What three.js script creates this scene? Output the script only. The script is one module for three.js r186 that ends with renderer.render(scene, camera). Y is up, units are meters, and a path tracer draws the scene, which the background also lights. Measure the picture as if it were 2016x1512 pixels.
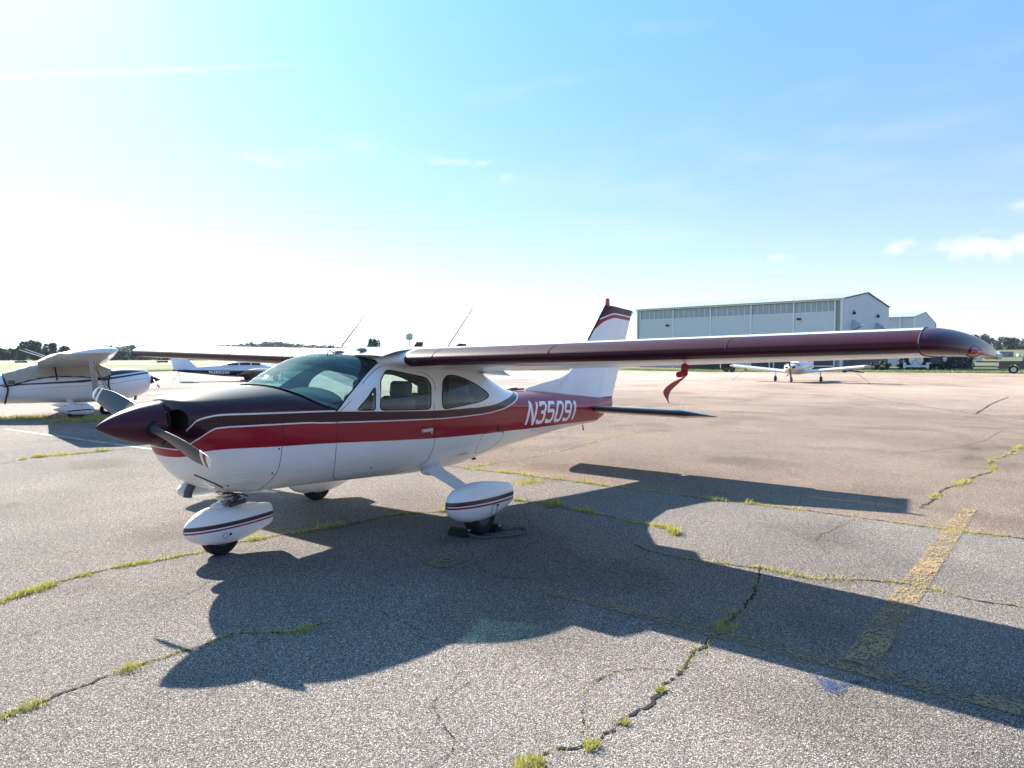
import * as THREE from 'three';
import { mergeGeometries } from 'three/addons/utils/BufferGeometryUtils.js';
import { RoundedBoxGeometry } from 'three/addons/geometries/RoundedBoxGeometry.js';

// ---------------------------------------------------------------- camera, sky, sun, exposure
const scene = new THREE.Scene();
const camera = new THREE.PerspectiveCamera(57.7, 4 / 3, 0.1, 8000);
camera.position.set(-2.1216, 1.6388, 5.4609);
camera.rotation.set(-0.03703, -0.91132, 0.00043, 'YXZ');
const renderer = new THREE.WebGLRenderer({ antialias: true });
renderer.toneMapping = THREE.LinearToneMapping;
renderer.toneMappingExposure = 3.3;
renderer.shadowMap.enabled = true;

const sunDir = new THREE.Vector3(0.442, 1, -1.734).normalize();
const sun = new THREE.DirectionalLight(new THREE.Color(1.0, 0.93, 0.82), 5.0);
sun.position.copy(sunDir).multiplyScalar(120).add(new THREE.Vector3(10, 0, -5));
sun.target.position.set(10, 0, -5);
sun.castShadow = true;
Object.assign(sun.shadow.camera, { left: -60, right: 60, top: 60, bottom: -60, near: 1, far: 400 });
sun.shadow.mapSize.set(4096, 4096);
sun.shadow.radius = 1;
scene.add(sun, sun.target);

function rng(seed) { let s = seed >>> 0; return () => { s = (s + 0x6D2B79F5) | 0; let t = Math.imul(s ^ (s >>> 15), 1 | s); t = (t + Math.imul(t ^ (t >>> 7), 61 | t)) ^ t; return ((t ^ (t >>> 14)) >>> 0) / 4294967296; }; }
const clamp = (v, a = 0, b = 1) => Math.min(b, Math.max(a, v));
const mix = (a, b, t) => a + (b - a) * t;
const smooth = (a, b, v) => { const t = clamp((v - a) / (b - a)); return t * t * (3 - 2 * t); };
function hash2(i, j, k = 0) { let h = Math.imul(i, 374761393) ^ Math.imul(j, 668265263) ^ Math.imul(k, 1274126177); h = Math.imul(h ^ (h >>> 13), 1103515245); h ^= h >>> 16; return (h >>> 0) / 4294967296; }
function vnoise(x, y, k = 0) { const i = Math.floor(x), j = Math.floor(y), u = x - i, v = y - j, a = u * u * (3 - 2 * u), b = v * v * (3 - 2 * v); return mix(mix(hash2(i, j, k), hash2(i + 1, j, k), a), mix(hash2(i, j + 1, k), hash2(i + 1, j + 1, k), a), b); }
function fbm(x, y, k = 0, n = 4) { let s = 0, a = 0.5, t = 0; for (let i = 0; i < n; i++) { s += a * vnoise(x, y, k + i * 17); t += a; a *= 0.5; x *= 2.03; y *= 2.03; } return s / t; }

{ // the sky: clear blue to the right, washed out round the sun and along the horizon, thin cirrus, a contrail, a small cumulus
  const W = 2048, H = 1024, data = new Float32Array(W * H * 4), K = 1 / 3.3;
  const d = new THREE.Vector3();
  const A = new THREE.Vector3(0.2677, 0.3067, -0.9134).normalize(), B = new THREE.Vector3(0.5687, 0.3734, -0.7329).normalize();
  const nrm = new THREE.Vector3().crossVectors(A, B).normalize(), abLen = A.angleTo(B), tmp = new THREE.Vector3();
  for (let j = 0; j < H; j++) {
    const el = ((j + 0.5) / H - 0.5) * Math.PI;
    for (let i = 0; i < W; i++) {
      const az = ((i + 0.5) / W - 0.5) * 2 * Math.PI;             // direction of a texel of an equirectangular map
      d.set(Math.cos(el) * Math.cos(az), Math.sin(el), Math.cos(el) * Math.sin(az));
      const g = d.angleTo(sunDir) * 180 / Math.PI, e = Math.max(el * 180 / Math.PI, 0);
      let r = 0.195, gg = 0.415, b = 0.95;
      r += 1.0 * Math.exp(-g / 13); gg += 0.98 * Math.exp(-g / 28); b += 0.5 * Math.exp(-g / 30);
      const hz = Math.exp(-e / 7.8) * (1 + 1.6 * Math.exp(-g / 38)), hz2 = Math.exp(-e / 16) * Math.exp(-g / 45);
      r += 0.86 * hz + 0.42 * hz2; gg += 0.74 * hz + 0.30 * hz2; b += 0.36 * hz + 0.1 * hz2;
      if (el > 0) {
        const X = az * 57.3, Y = e;
        // streaked cirrus, thicker towards the sun
        const w1 = fbm(X * 0.055 + Y * 0.05 + 3, Y * 0.22 - X * 0.012, 5, 5), w2 = fbm(X * 0.16 + 9, Y * 0.75 - X * 0.03, 9, 5);
        let c = smooth(0.50, 0.80, w1 * 0.62 + w2 * 0.38) * (0.05 + 0.55 * Math.exp(-g / 34)) * smooth(34, 16, Y);
        const px = az - 1e-9;
        // small puffs low on the right
        const mark = (ca, ce, sa, se, k, th) => { const u = (X - ca) / sa, v = (Y - ce) / se, q = 1 - u * u - v * v; if (q < 0) return 0; const n = fbm(X * 1.1 + k, Y * 2.2 + k, 31 + k, 5); return smooth(th, th + 0.38, n * (0.55 + 0.6 * q) + 0.1 * q); };
        c = Math.max(c, 0.75 * mark(-3.0, 7.5, 4.6, 1.2, 3, 0.36), 0.45 * mark(-17.1, 7.6, 3.4, 0.7, 7, 0.40), 0.7 * mark(-8.9, 7.7, 1.5, 1.0, 5, 0.42), 0.4 * mark(-2, 10, 2, 0.7, 8, 0.42));
        c = Math.max(c, 0.38 * mark(-42.2, 15.5, 3.4, 0.45, 11, 0.38), 0.3 * mark(-38.3, 14.4, 0.9, 0.5, 12, 0.36), 0.35 * mark(-57, 14.8, 3.4, 0.6, 13, 0.36));
        // the contrail
        tmp.copy(d).addScaledVector(nrm, -d.dot(nrm)).normalize();
        const off = Math.abs(Math.asin(clamp(d.dot(nrm), -1, 1))) * 57.3, t = tmp.angleTo(A) / abLen * Math.sign(tmp.dot(tmp.clone().subVectors(B, A)) - A.dot(tmp.clone().subVectors(B, A)));
        if (t > -0.5 && t < 1) c = Math.max(c, 0.75 * smooth(0.20, 0.05, off) * smooth(1.0, 0.45, t) * (0.7 + 0.3 * vnoise(X * 2, 3, 8)));
        r = mix(r, 1.12, c); gg = mix(gg, 1.14, c); b = mix(b, 1.16, c);
      } else { const f = smooth(0, -0.12, el); r = mix(r, 0.32, f); gg = mix(gg, 0.30, f); b = mix(b, 0.27, f); }
      const k = (j * W + i) * 4;
      data[k] = r * K; data[k + 1] = gg * K; data[k + 2] = b * K; data[k + 3] = 1;
    }
  }
  const sky = new THREE.DataTexture(data, W, H, THREE.RGBAFormat, THREE.FloatType);
  sky.mapping = THREE.EquirectangularReflectionMapping; sky.colorSpace = THREE.LinearSRGBColorSpace;
  sky.magFilter = sky.minFilter = THREE.LinearFilter; sky.needsUpdate = true;
  scene.background = sky; scene.environment = sky;
}

// ---------------------------------------------------------------- naming
const used = new Map();
function numbered(name) { const n = used.get(name) || 0; used.set(name, n + 1); return n ? name + '_' + String(n).padStart(3, '0') : name; }
function tag(o, label, category, group, kind) { if (label) o.userData.label = label; if (category) o.userData.category = category; if (group) o.userData.group = group; if (kind) o.userData.kind = kind; return o; }
function thing(name, label, category, pos = [0, 0, 0], turn = 0, group) { const o = new THREE.Group(); o.name = numbered(name); o.position.set(...pos); o.rotation.y = turn; scene.add(o); return tag(o, label, category, group); }
function part(name, geo, m, parent, label) { const g = Array.isArray(geo) ? mergeAll(geo) : geo; const o = new THREE.Mesh(g, m); o.name = parent === scene ? numbered(name) : name; o.castShadow = o.receiveShadow = true; parent.add(o); if (label) o.userData.label = label; return o; }
function mergeAll(list) { const l = list.map((g) => { const q = g.index ? g.toNonIndexed() : g.clone(); for (const k of Object.keys(q.attributes)) if (!['position', 'normal', 'uv'].includes(k)) q.deleteAttribute(k); if (!q.attributes.uv) q.setAttribute('uv', new THREE.BufferAttribute(new Float32Array(q.attributes.position.count * 2), 2)); if (!q.attributes.normal) q.computeVertexNormals(); return q; }); return l.length === 1 ? l[0] : mergeGeometries(l, false); }

// ---------------------------------------------------------------- geometry helpers
const V = (x, y, z) => new THREE.Vector3(x, y, z);
// a grid of points fn(u, v), u and v in 0..1, with smooth normals from finite differences
function grid(nu, nv, fn, uvFn, us, vs) {
  const P = [], N = [], U = [], I = [], e = 1e-3, eu = V(), ev = V(), a = V(), b = V();
  const U0 = us || Array.from({ length: nu + 1 }, (_, i) => i / nu), V0 = vs || Array.from({ length: nv + 1 }, (_, i) => i / nv);
  for (const u of U0) for (const v of V0) {
    const p = fn(u, v); P.push(p.x, p.y, p.z);
    a.copy(fn(Math.max(u - e, 0), v)); b.copy(fn(Math.min(u + e, 1), v)); eu.subVectors(b, a);
    a.copy(fn(u, Math.max(v - e, 0))); b.copy(fn(u, Math.min(v + e, 1))); ev.subVectors(b, a);
    eu.cross(ev); if (eu.lengthSq() < 1e-16) eu.set(0, 1, 0); eu.normalize(); N.push(eu.x, eu.y, eu.z);
    const q = uvFn ? uvFn(p, u, v) : [u, v]; U.push(q[0], q[1]);
  }
  const m = V0.length;
  for (let i = 0; i + 1 < U0.length; i++) for (let j = 0; j + 1 < m; j++) { const k = i * m + j; I.push(k, k + m, k + 1, k + 1, k + m, k + m + 1); }
  const g = new THREE.BufferGeometry();
  g.setAttribute('position', new THREE.Float32BufferAttribute(P, 3)); g.setAttribute('normal', new THREE.Float32BufferAttribute(N, 3)); g.setAttribute('uv', new THREE.Float32BufferAttribute(U, 2)); g.setIndex(I);
  return g;
}
// split a geometry along f(x, y, z) = 0 into [negative side, positive side]
function split(geo, f) {
  const g = geo.index ? geo.toNonIndexed() : geo, p = g.attributes.position.array, n = g.attributes.normal.array, t = g.attributes.uv.array;
  const out = [[[], [], []], [[], [], []]], cnt = p.length / 9;
  const put = (o, q) => { o[0].push(q[0], q[1], q[2]); o[1].push(q[3], q[4], q[5]); o[2].push(q[6], q[7]); };
  const lerp = (A, B, s) => A.map((x, i) => x + (B[i] - x) * s);
  for (let k = 0; k < cnt; k++) {
    const v = [], w = [];
    for (let c = 0; c < 3; c++) { const i = k * 3 + c; v.push([p[i * 3], p[i * 3 + 1], p[i * 3 + 2], n[i * 3], n[i * 3 + 1], n[i * 3 + 2], t[i * 2], t[i * 2 + 1]]); w.push(f(p[i * 3], p[i * 3 + 1], p[i * 3 + 2])); }
    const s = w.map((x) => x >= 0);
    if (s[0] === s[1] && s[1] === s[2]) { const o = out[s[0] ? 1 : 0]; v.forEach((q) => put(o, q)); continue; }
    let i = s[0] === s[1] ? 2 : s[1] === s[2] ? 0 : 1; const j = (i + 1) % 3, l = (i + 2) % 3;
    const a = lerp(v[i], v[j], w[i] / (w[i] - w[j])), b = lerp(v[i], v[l], w[i] / (w[i] - w[l])), o1 = out[s[i] ? 1 : 0], o2 = out[s[i] ? 0 : 1];
    put(o1, v[i]); put(o1, a); put(o1, b); put(o2, a); put(o2, v[j]); put(o2, v[l]); put(o2, a); put(o2, v[l]); put(o2, b);
  }
  return out.map((o) => { const r = new THREE.BufferGeometry(); r.setAttribute('position', new THREE.Float32BufferAttribute(o[0], 3)); r.setAttribute('normal', new THREE.Float32BufferAttribute(o[1], 3)); r.setAttribute('uv', new THREE.Float32BufferAttribute(o[2], 2)); return r; });
}
// signed distance to a polygon, negative inside
function polyDist(P) {
  return (x, y) => { let d = 1e9, ins = false; for (let i = 0, j = P.length - 1; i < P.length; j = i++) { const [ax, ay] = P[j], [bx, by] = P[i], ex = bx - ax, ey = by - ay, wx = x - ax, wy = y - ay, s = clamp((wx * ex + wy * ey) / (ex * ex + ey * ey || 1)); d = Math.min(d, (wx - ex * s) ** 2 + (wy - ey * s) ** 2); if ((by > y) !== (ay > y) && x < (ax - bx) * (y - by) / (ay - by) + bx) ins = !ins; } return (ins ? -1 : 1) * Math.sqrt(d); };
}
function roundPoly(P, r, n = 5) {   // rounded corners
  const o = [], L = P.length;
  P.forEach((p, i) => { const a = P[(i + L - 1) % L], b = P[(i + 1) % L], la = Math.hypot(a[0] - p[0], a[1] - p[1]), lb = Math.hypot(b[0] - p[0], b[1] - p[1]), ra = Math.min(r, la * 0.48) / la, rb = Math.min(r, lb * 0.48) / lb;
    const A = [mix(p[0], a[0], ra), mix(p[1], a[1], ra)], B = [mix(p[0], b[0], rb), mix(p[1], b[1], rb)];
    for (let k = 0; k <= n; k++) { const t = k / n; o.push([(1 - t) ** 2 * A[0] + 2 * t * (1 - t) * p[0] + t * t * B[0], (1 - t) ** 2 * A[1] + 2 * t * (1 - t) * p[1] + t * t * B[1]]); } });
  return o;
}
function table(rows) {              // monotone cubic interpolation of rows [x, ...values]
  const X = rows.map((r) => r[0]), Y = rows.map((r) => r.slice(1)), n = X.length, m = Y[0].length, h = [], d = [], s = [];
  for (let i = 0; i + 1 < n; i++) { h.push(X[i + 1] - X[i]); d.push(Y[i].map((y, k) => (Y[i + 1][k] - y) / h[i])); }
  for (let i = 0; i < n; i++) s.push(i === 0 ? d[0] : i === n - 1 ? d[n - 2] : d[i].map((v, k) => { const u = d[i - 1][k]; if (u * v <= 0) return 0; const w1 = 2 * h[i] + h[i - 1], w2 = h[i] + 2 * h[i - 1]; return (w1 + w2) / (w1 / u + w2 / v); }));
  return (x) => { x = clamp(x, X[0], X[n - 1]); let i = 0; while (i < n - 2 && x > X[i + 1]) i++; const t = (x - X[i]) / h[i], t2 = t * t, t3 = t2 * t; return Y[i].map((y, k) => (2 * t3 - 3 * t2 + 1) * y + (t3 - 2 * t2 + t) * h[i] * s[i][k] + (-2 * t3 + 3 * t2) * Y[i + 1][k] + (t3 - t2) * h[i] * s[i + 1][k]); };
}
const tube = (pts, r, seg = 24, rad = 6, closed = false) => new THREE.TubeGeometry(new THREE.CatmullRomCurve3(pts.map((p) => (p.isVector3 ? p : V(...p))), closed, 'centripetal'), seg, r, rad, closed);
function bar(a, b, r, r2 = r, seg = 8) { const A = a.isVector3 ? a : V(...a), B = b.isVector3 ? b : V(...b), d = B.clone().sub(A), L = d.length(), g = new THREE.CylinderGeometry(r2, r, L, seg); g.translate(0, L / 2, 0); g.applyQuaternion(new THREE.Quaternion().setFromUnitVectors(V(0, 1, 0), d.normalize())); g.translate(A.x, A.y, A.z); return g; }
function box(w, h, d, x, y, z, ry = 0, r = 0) { const g = r ? new RoundedBoxGeometry(w, h, d, 2, r) : new THREE.BoxGeometry(w, h, d); if (ry) g.rotateY(ry); g.translate(x, y, z); return g; }
function ball(rx, ry, rz, x, y, z, s = 16) { const g = new THREE.SphereGeometry(1, s, Math.ceil(s * 0.7)); g.scale(rx, ry, rz); const n = g.attributes.normal; for (let i = 0; i < n.count; i++) { const q = V(n.getX(i) / rx, n.getY(i) / ry, n.getZ(i) / rz).normalize(); n.setXYZ(i, q.x, q.y, q.z); } g.translate(x, y, z); return g; }
// closed superellipse body along x: rows [x, y centre, half width, half height up, half height down, exponent]
function bodyLoft(rows, nu = 40, nv = 40, uvFn) {
  const T = table(rows), x0 = rows[0][0], x1 = rows[rows.length - 1][0];
  return grid(nu, nv, (u, v) => { const x = mix(x0, x1, u), [yc, hw, hu, hd, n] = T(x), a = v * 2 * Math.PI, c = Math.cos(a), s = Math.sin(a); return V(x, yc + (s > 0 ? hu : hd) * Math.sign(s) * Math.abs(s) ** (2 / n), hw * Math.sign(c) * Math.abs(c) ** (2 / n)); }, uvFn);
}
// aerofoil: point on the outline for t in 0..1 (trailing edge, over the top, nose, underneath, trailing edge)
function foil(t, th = 0.15, camber = 0.02) { const a = t * 2 * Math.PI, x = 0.5 * (1 + Math.cos(a)), yt = 5 * th * (0.2969 * Math.sqrt(Math.max(x, 0)) - 0.126 * x - 0.3516 * x * x + 0.2843 * x ** 3 - 0.1036 * x ** 4), p = 0.4, yc = x < p ? camber / p ** 2 * (2 * p * x - x * x) : camber / (1 - p) ** 2 * (1 - 2 * p + 2 * p * x - x * x); return [x, t < 0.5 ? yc + yt : yc - yt]; }

// ---------------------------------------------------------------- materials
const lin = (r, g, b) => new THREE.Color().setRGB(r, g, b);
const mat = (c, roughness = 0.6, metalness = 0, o = {}) => new THREE.MeshStandardMaterial({ color: Array.isArray(c) ? lin(...c) : new THREE.Color(c), roughness, metalness, side: THREE.DoubleSide, ...o });
const gloss = (c, roughness = 0.35, o = {}) => new THREE.MeshPhysicalMaterial({ color: Array.isArray(c) ? lin(...c) : new THREE.Color(c), roughness, clearcoat: 0.6, clearcoatRoughness: 0.07, specularIntensity: 0.25, side: THREE.DoubleSide, ...o });
function canvas(w, h, draw, o = {}) { const c = document.createElement('canvas'); c.width = w; c.height = h; draw(c.getContext('2d'), w, h); const t = new THREE.CanvasTexture(c); t.wrapS = t.wrapT = THREE.RepeatWrapping; if (o.data !== true) t.colorSpace = THREE.SRGBColorSpace; t.anisotropy = 8; return t; }
function noiseTex(size, fn, color = true) { const D = new Uint8Array(size * size * 4); for (let j = 0; j < size; j++) for (let i = 0; i < size; i++) { const c = fn(i / size, j / size, i, j), k = (j * size + i) * 4; for (let q = 0; q < 3; q++) D[k + q] = clamp(color ? (c[q] <= 0.0031308 ? c[q] * 12.92 : 1.055 * c[q] ** (1 / 2.4) - 0.055) : c[q]) * 255; D[k + 3] = 255; } const t = new THREE.DataTexture(D, size, size); t.wrapS = t.wrapT = THREE.RepeatWrapping; t.magFilter = THREE.LinearFilter; t.minFilter = THREE.LinearMipmapLinearFilter; t.generateMipmaps = true; if (color) t.colorSpace = THREE.SRGBColorSpace; t.needsUpdate = true; return t; }
const MAROON = '#320b1c', RED = '#96142a', WHITE = '#e6e7e4';
const M = {
  white: gloss([0.74, 0.75, 0.74], 0.3), maroon: gloss([0.045, 0.006, 0.016], 0.3), red: gloss([0.25, 0.008, 0.02], 0.3),
  rubber: mat([0.007, 0.007, 0.008], 0.9, 0), black: mat([0.01, 0.01, 0.011], 0.6), seam: mat([0.03, 0.03, 0.03], 0.8),
  metal: mat([0.45, 0.46, 0.47], 0.38, 1), darkMetal: mat([0.09, 0.09, 0.09], 0.5, 0.6), steel: mat([0.55, 0.55, 0.55], 0.3, 1),
  glass: new THREE.MeshPhysicalMaterial({ color: lin(0.80, 0.90, 0.87), roughness: 0.02, transmission: 1, thickness: 0, ior: 1.5, side: THREE.DoubleSide }),
  tint: [[0.50, 0.74, 0.73], [0.30, 0.48, 0.50], [0.10, 0.20, 0.235]].map((c) => new THREE.MeshPhysicalMaterial({ color: lin(...c), roughness: 0.02, transmission: 0.9, clearcoat: 1, clearcoatRoughness: 0.02, thickness: 0, ior: 1.52, side: THREE.DoubleSide })),
  blade: gloss([0.055, 0.06, 0.065], 0.42, { clearcoat: 0.25 }), lining: mat([0.50, 0.48, 0.44], 0.9), dash: mat([0.02, 0.02, 0.022], 0.75), seat: mat([0.13, 0.14, 0.15], 0.7),
};
// ================================================================ GROUND
// aggregate asphalt: chips of stone in a dark binder, computed on a jittered lattice that wraps
const TILE = 3.2;
const chips = (() => {
  const S = 2048, C = 672, px = new Float32Array(C * C), py = new Float32Array(C * C), lum = new Float32Array(C * C), hue = new Float32Array(C * C), sz = new Float32Array(C * C);
  const R = rng(77);
  for (let k = 0; k < C * C; k++) { px[k] = R(); py[k] = R(); const q = R(); lum[k] = q < 0.14 ? 0.34 + 0.26 * R() : q < 0.62 ? 0.17 + 0.14 * R() : 0.06 + 0.09 * R(); hue[k] = R(); sz[k] = 0.34 + 0.36 * R(); }
  const D = new Uint8Array(S * S * 4), Hh = new Uint8Array(S * S * 4), k = C / S;
  const enc = new Uint8Array(1025); for (let i = 0; i <= 1024; i++) { const c = i / 1024; enc[i] = 255 * (c <= 0.0031308 ? c * 12.92 : 1.055 * c ** (1 / 2.4) - 0.055); }
  for (let j = 0; j < S; j++) for (let i = 0; i < S; i++) {
    const x = i * k, y = j * k, cx = Math.floor(x), cy = Math.floor(y); let b = 9, b2 = 9, id = 0;
    for (let dy = -1; dy <= 1; dy++) for (let dx = -1; dx <= 1; dx++) { const ux = cx + dx, uy = cy + dy, q = ((uy + C) % C) * C + ((ux + C) % C), ex = ux + px[q] - x, ey = uy + py[q] - y, dd = Math.sqrt(ex * ex + ey * ey) / (sz[q] + 0.35); if (dd < b) { b2 = b; b = dd; id = q; } else if (dd < b2) b2 = dd; }
    const edge = smooth(0.04, 0.22, b2 - b), dome = edge * (0.55 + 0.45 * sz[id]) * (1 - 0.35 * b);
    const l = mix(0.02, lum[id], edge) * (0.9 + 0.2 * hash2(i, j, 3)), w = hue[id], o = (j * S + i) * 4;
    D[o] = enc[Math.round(clamp(l * (1.0 + 0.12 * (w - 0.4))) * 1024)]; D[o + 1] = enc[Math.round(clamp(l * 0.985) * 1024)]; D[o + 2] = enc[Math.round(clamp(l * (0.96 - 0.16 * (w - 0.4))) * 1024)]; D[o + 3] = 255;
    Hh[o] = Hh[o + 1] = Hh[o + 2] = 255 * clamp(dome * (0.6 + 0.8 * (hash2(id, 5) - 0.2))); Hh[o + 3] = 255;
  }
  const mk = (A, c) => { const t = new THREE.DataTexture(A, S, S); t.wrapS = t.wrapT = THREE.RepeatWrapping; t.magFilter = THREE.LinearFilter; t.minFilter = THREE.LinearMipmapLinearFilter; t.generateMipmaps = true; if (c) t.colorSpace = THREE.SRGBColorSpace; t.needsUpdate = true; return t; };
  return { map: mk(D, true), bump: mk(Hh, false) };
})();
const asphaltM = new THREE.MeshPhysicalMaterial({ specularIntensity: 0.25, map: chips.map, bumpMap: chips.bump, bumpScale: 0.0095, roughness: 0.95, vertexColors: true });
const farM = new THREE.MeshPhysicalMaterial({ map: chips.map, roughness: 1, specularIntensity: 0.1, vertexColors: true });
// large-scale tone of the asphalt: grey weathered slab near, redder older surfacing past the joint, patches and streaks
function segDist(x, z, P) { let d = 1e9; for (let i = 0; i + 1 < P.length; i++) { const [ax, az] = P[i], [bx, bz] = P[i + 1], ex = bx - ax, ez = bz - az, s = clamp(((x - ax) * ex + (z - az) * ez) / (ex * ex + ez * ez)); d = Math.min(d, Math.hypot(x - ax - ex * s, z - az - ez * s)); } return d; }
function tone(x, z) {
  const red = smooth(5.6, 5.7, x) * (0.65 + 0.35 * smooth(-16, -4, z + 0.12 * x)) * smooth(-22, -10, z - 0.0 * x + 0.25 * x);
  const a = fbm(x * 0.35, z * 0.35, 3, 4) - 0.5, b = fbm(x * 0.06 + 7, z * 0.16, 21, 4) - 0.5, c = fbm(x * 1.7, z * 1.7, 44, 3) - 0.5, d = fbm(x * 0.9 + 4, z * 0.14, 63, 4) - 0.5;
  const near = smooth(0.35, 0.65, fbm(x * 0.5 + 30, z * 0.5 - 4, 90, 4)) * 0.16;
  const tyre = 0.20 * smooth(0.26, 0.04, segDist(x, z, [[16.1, 2.6], [16.26, 3.4], [15.6, 3.9], [14.3, 4.18], [12.6, 4.4], [10.2, 4.3]])) + 0.14 * smooth(0.24, 0.04, segDist(x, z, [[17.6, 1.2], [18.2, 3.2], [17.3, 4.6], [15.2, 5.6], [12.4, 6.2]])) + 0.12 * smooth(0.3, 0.02, segDist(x, z, [[9, -5.6], [14, -4.3], [21, -3.9], [32, -4.4]])) + 0.10 * smooth(0.3, 0.02, segDist(x, z, [[9, -3.6], [14, -2.4], [21, -2.0], [32, -2.6]])), oil = 0.22 * smooth(0.55, 0.1, Math.hypot(x - 1.1, z - 0.7)) * fbm(x * 6, z * 6, 12, 3) + 0.25 * smooth(0.62, 0.72, fbm(x * 0.8 + 3, z * 0.8 - 7, 120, 3));
  const l = 1.38 - tyre - oil + 0.6 * a + 0.45 * b + 0.25 * c + 0.3 * d * smooth(6, 14, x) - near + 0.1 * smooth(8, 40, x);
  const warm = 0.035 + 0.05 * (a + c);
  const far = 1 + 0.35 * smooth(6, 40, x) + 0.2 * smooth(-8, -20, z); return [(l * mix(1.06, 1.16, red) + warm) * far, l * mix(0.99, 0.925, red) * far, (l * mix(0.975, 0.81, red) - warm) * far];
}
function sheet(x0, x1, z0, z1, step, y, rot = 0, uvs = TILE) {
  const nx = Math.max(1, Math.round((x1 - x0) / step)), nz = Math.max(1, Math.round((z1 - z0) / step)), P = [], C = [], U = [], N = [], I = [], cr = Math.cos(rot), sr = Math.sin(rot);
  for (let i = 0; i <= nx; i++) for (let j = 0; j <= nz; j++) { const x = mix(x0, x1, i / nx), z = mix(z0, z1, j / nz); P.push(x, y, z); N.push(0, 1, 0); C.push(...tone(x0 > 5 ? Math.max(x, 5.75) : Math.min(x, 5.55), z).map((v) => Math.max(v, 0.2))); U.push((x * cr - z * sr) / uvs, (x * sr + z * cr) / uvs); }
  for (let i = 0; i < nx; i++) for (let j = 0; j < nz; j++) { const k = i * (nz + 1) + j; I.push(k, k + 1, k + nz + 1, k + nz + 1, k + 1, k + nz + 2); }
  const g = new THREE.BufferGeometry(); g.setAttribute('position', new THREE.Float32BufferAttribute(P, 3)); g.setAttribute('normal', new THREE.Float32BufferAttribute(N, 3)); g.setAttribute('uv', new THREE.Float32BufferAttribute(U, 2)); g.setAttribute('color', new THREE.Float32BufferAttribute(C, 3)); g.setIndex(I); return g;
}
const SEAM = 5.66;
const structure = (name, geo, m, label) => { const o = part(name, geo, m, scene); return tag(o, label, null, null, 'structure'); };
structure('asphalt_apron', sheet(-9, SEAM, -24, 12, 0.15, 0, 0.3), asphaltM, 'grey weathered asphalt apron of coarse aggregate under the maroon and white aircraft');
structure('asphalt_apron', sheet(SEAM, 34, -24, 14, 0.2, 0, 1.1), asphaltM, 'reddish older asphalt apron beyond the weedy joint');
{ // the rest of the apron, to its far edge against the grass
  const edge = [[-120, -72], [21.6, -77.7], [40.3, -80.4], [56.7, -65.7], [82.6, -40], [79.3, -27.2], [89.2, -10.2], [92.8, 3], [95, 60], [60, 120], [-120, 120]];
  const f = polyDist(edge); let g = sheet(-120, 96, -82, 120, 2, -0.006, 0.7);
  const P = g.attributes.position, C = g.attributes.color, keep = [], I = g.index.array;
  for (let i = 0; i < C.count; i++) { const t = tone(Math.max(P.getX(i), 5.8), P.getZ(i)); C.setXYZ(i, ...t); }
  for (let k = 0; k < I.length; k += 3) { let s = 0; for (let q = 0; q < 3; q++) s += f(P.getX(I[k + q]), P.getZ(I[k + q])) < 0 ? 1 : 0; if (s === 3) keep.push(I[k], I[k + 1], I[k + 2]); }
  g.setIndex(keep);
  structure('far_apron', g, farM, 'wide apron of asphalt reaching to the grass verge');
}
const grassTex = noiseTex(512, (u, v) => { const n = (k, s) => { const p = (a, b) => vnoise(a, b, k); return p(u * s, v * s); }; const f = (s, k) => { const x = u * s, y = v * s, i = Math.floor(x), j = Math.floor(y), a = x - i, b = y - j, m = (q, r) => hash2(((q % s) + s) % s, ((r % s) + s) % s, k), A = a * a * (3 - 2 * a), B = b * b * (3 - 2 * b); return mix(mix(m(i, j), m(i + 1, j), A), mix(m(i, j + 1), m(i + 1, j + 1), A), B); }; const t = 0.35 * f(8, 1) + 0.3 * f(32, 2) + 0.35 * f(160, 3), k = 0.55 + 0.9 * t; return [0.085 * k, 0.098 * k, 0.030 * k]; });
const grassM = new THREE.MeshStandardMaterial({ map: grassTex, roughness: 1 });
{ // open ground to the horizon, rising gently on the right behind the hangars
  const P = [], U = [], I = [], n = 72, rr = [0, 40, 80, 110, 140, 180, 240, 320, 420, 560, 760, 1000, 1400, 2000, 3200, 5000];
  for (const r of rr) for (let k = 0; k <= n; k++) { const a = k / n * 2 * Math.PI, x = r * Math.cos(a) + 10, z = r * Math.sin(a); const right = smooth(0.35, 0.05, Math.abs(Math.atan2(z, x) - (0.02))) ; P.push(x, -0.014 + right * smooth(190, 460, r) * 6.5 * (x > 0 ? 1 : 0), z); U.push(x / 14, z / 14); }
  for (let i = 0; i + 1 < rr.length; i++) for (let k = 0; k < n; k++) { const a = i * (n + 1) + k, b = a + n + 1; I.push(a, a + 1, b, b, a + 1, b + 1); }
  const g = new THREE.BufferGeometry(); g.setAttribute('position', new THREE.Float32BufferAttribute(P, 3)); g.setAttribute('uv', new THREE.Float32BufferAttribute(U, 2)); g.setIndex(I); g.computeVertexNormals();
  structure('grass_field', g, grassM, 'mown grass field round the airfield');
}
const F = V(0.7903, 0, -0.6127), RT = V(0.6127, 0, 0.7903);           // horizontal axes of the place: away and to the right as the apron is seen
const at = (d, s) => [-2.12 + F.x * d + RT.x * s, 5.46 + F.z * d + RT.z * s];
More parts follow.
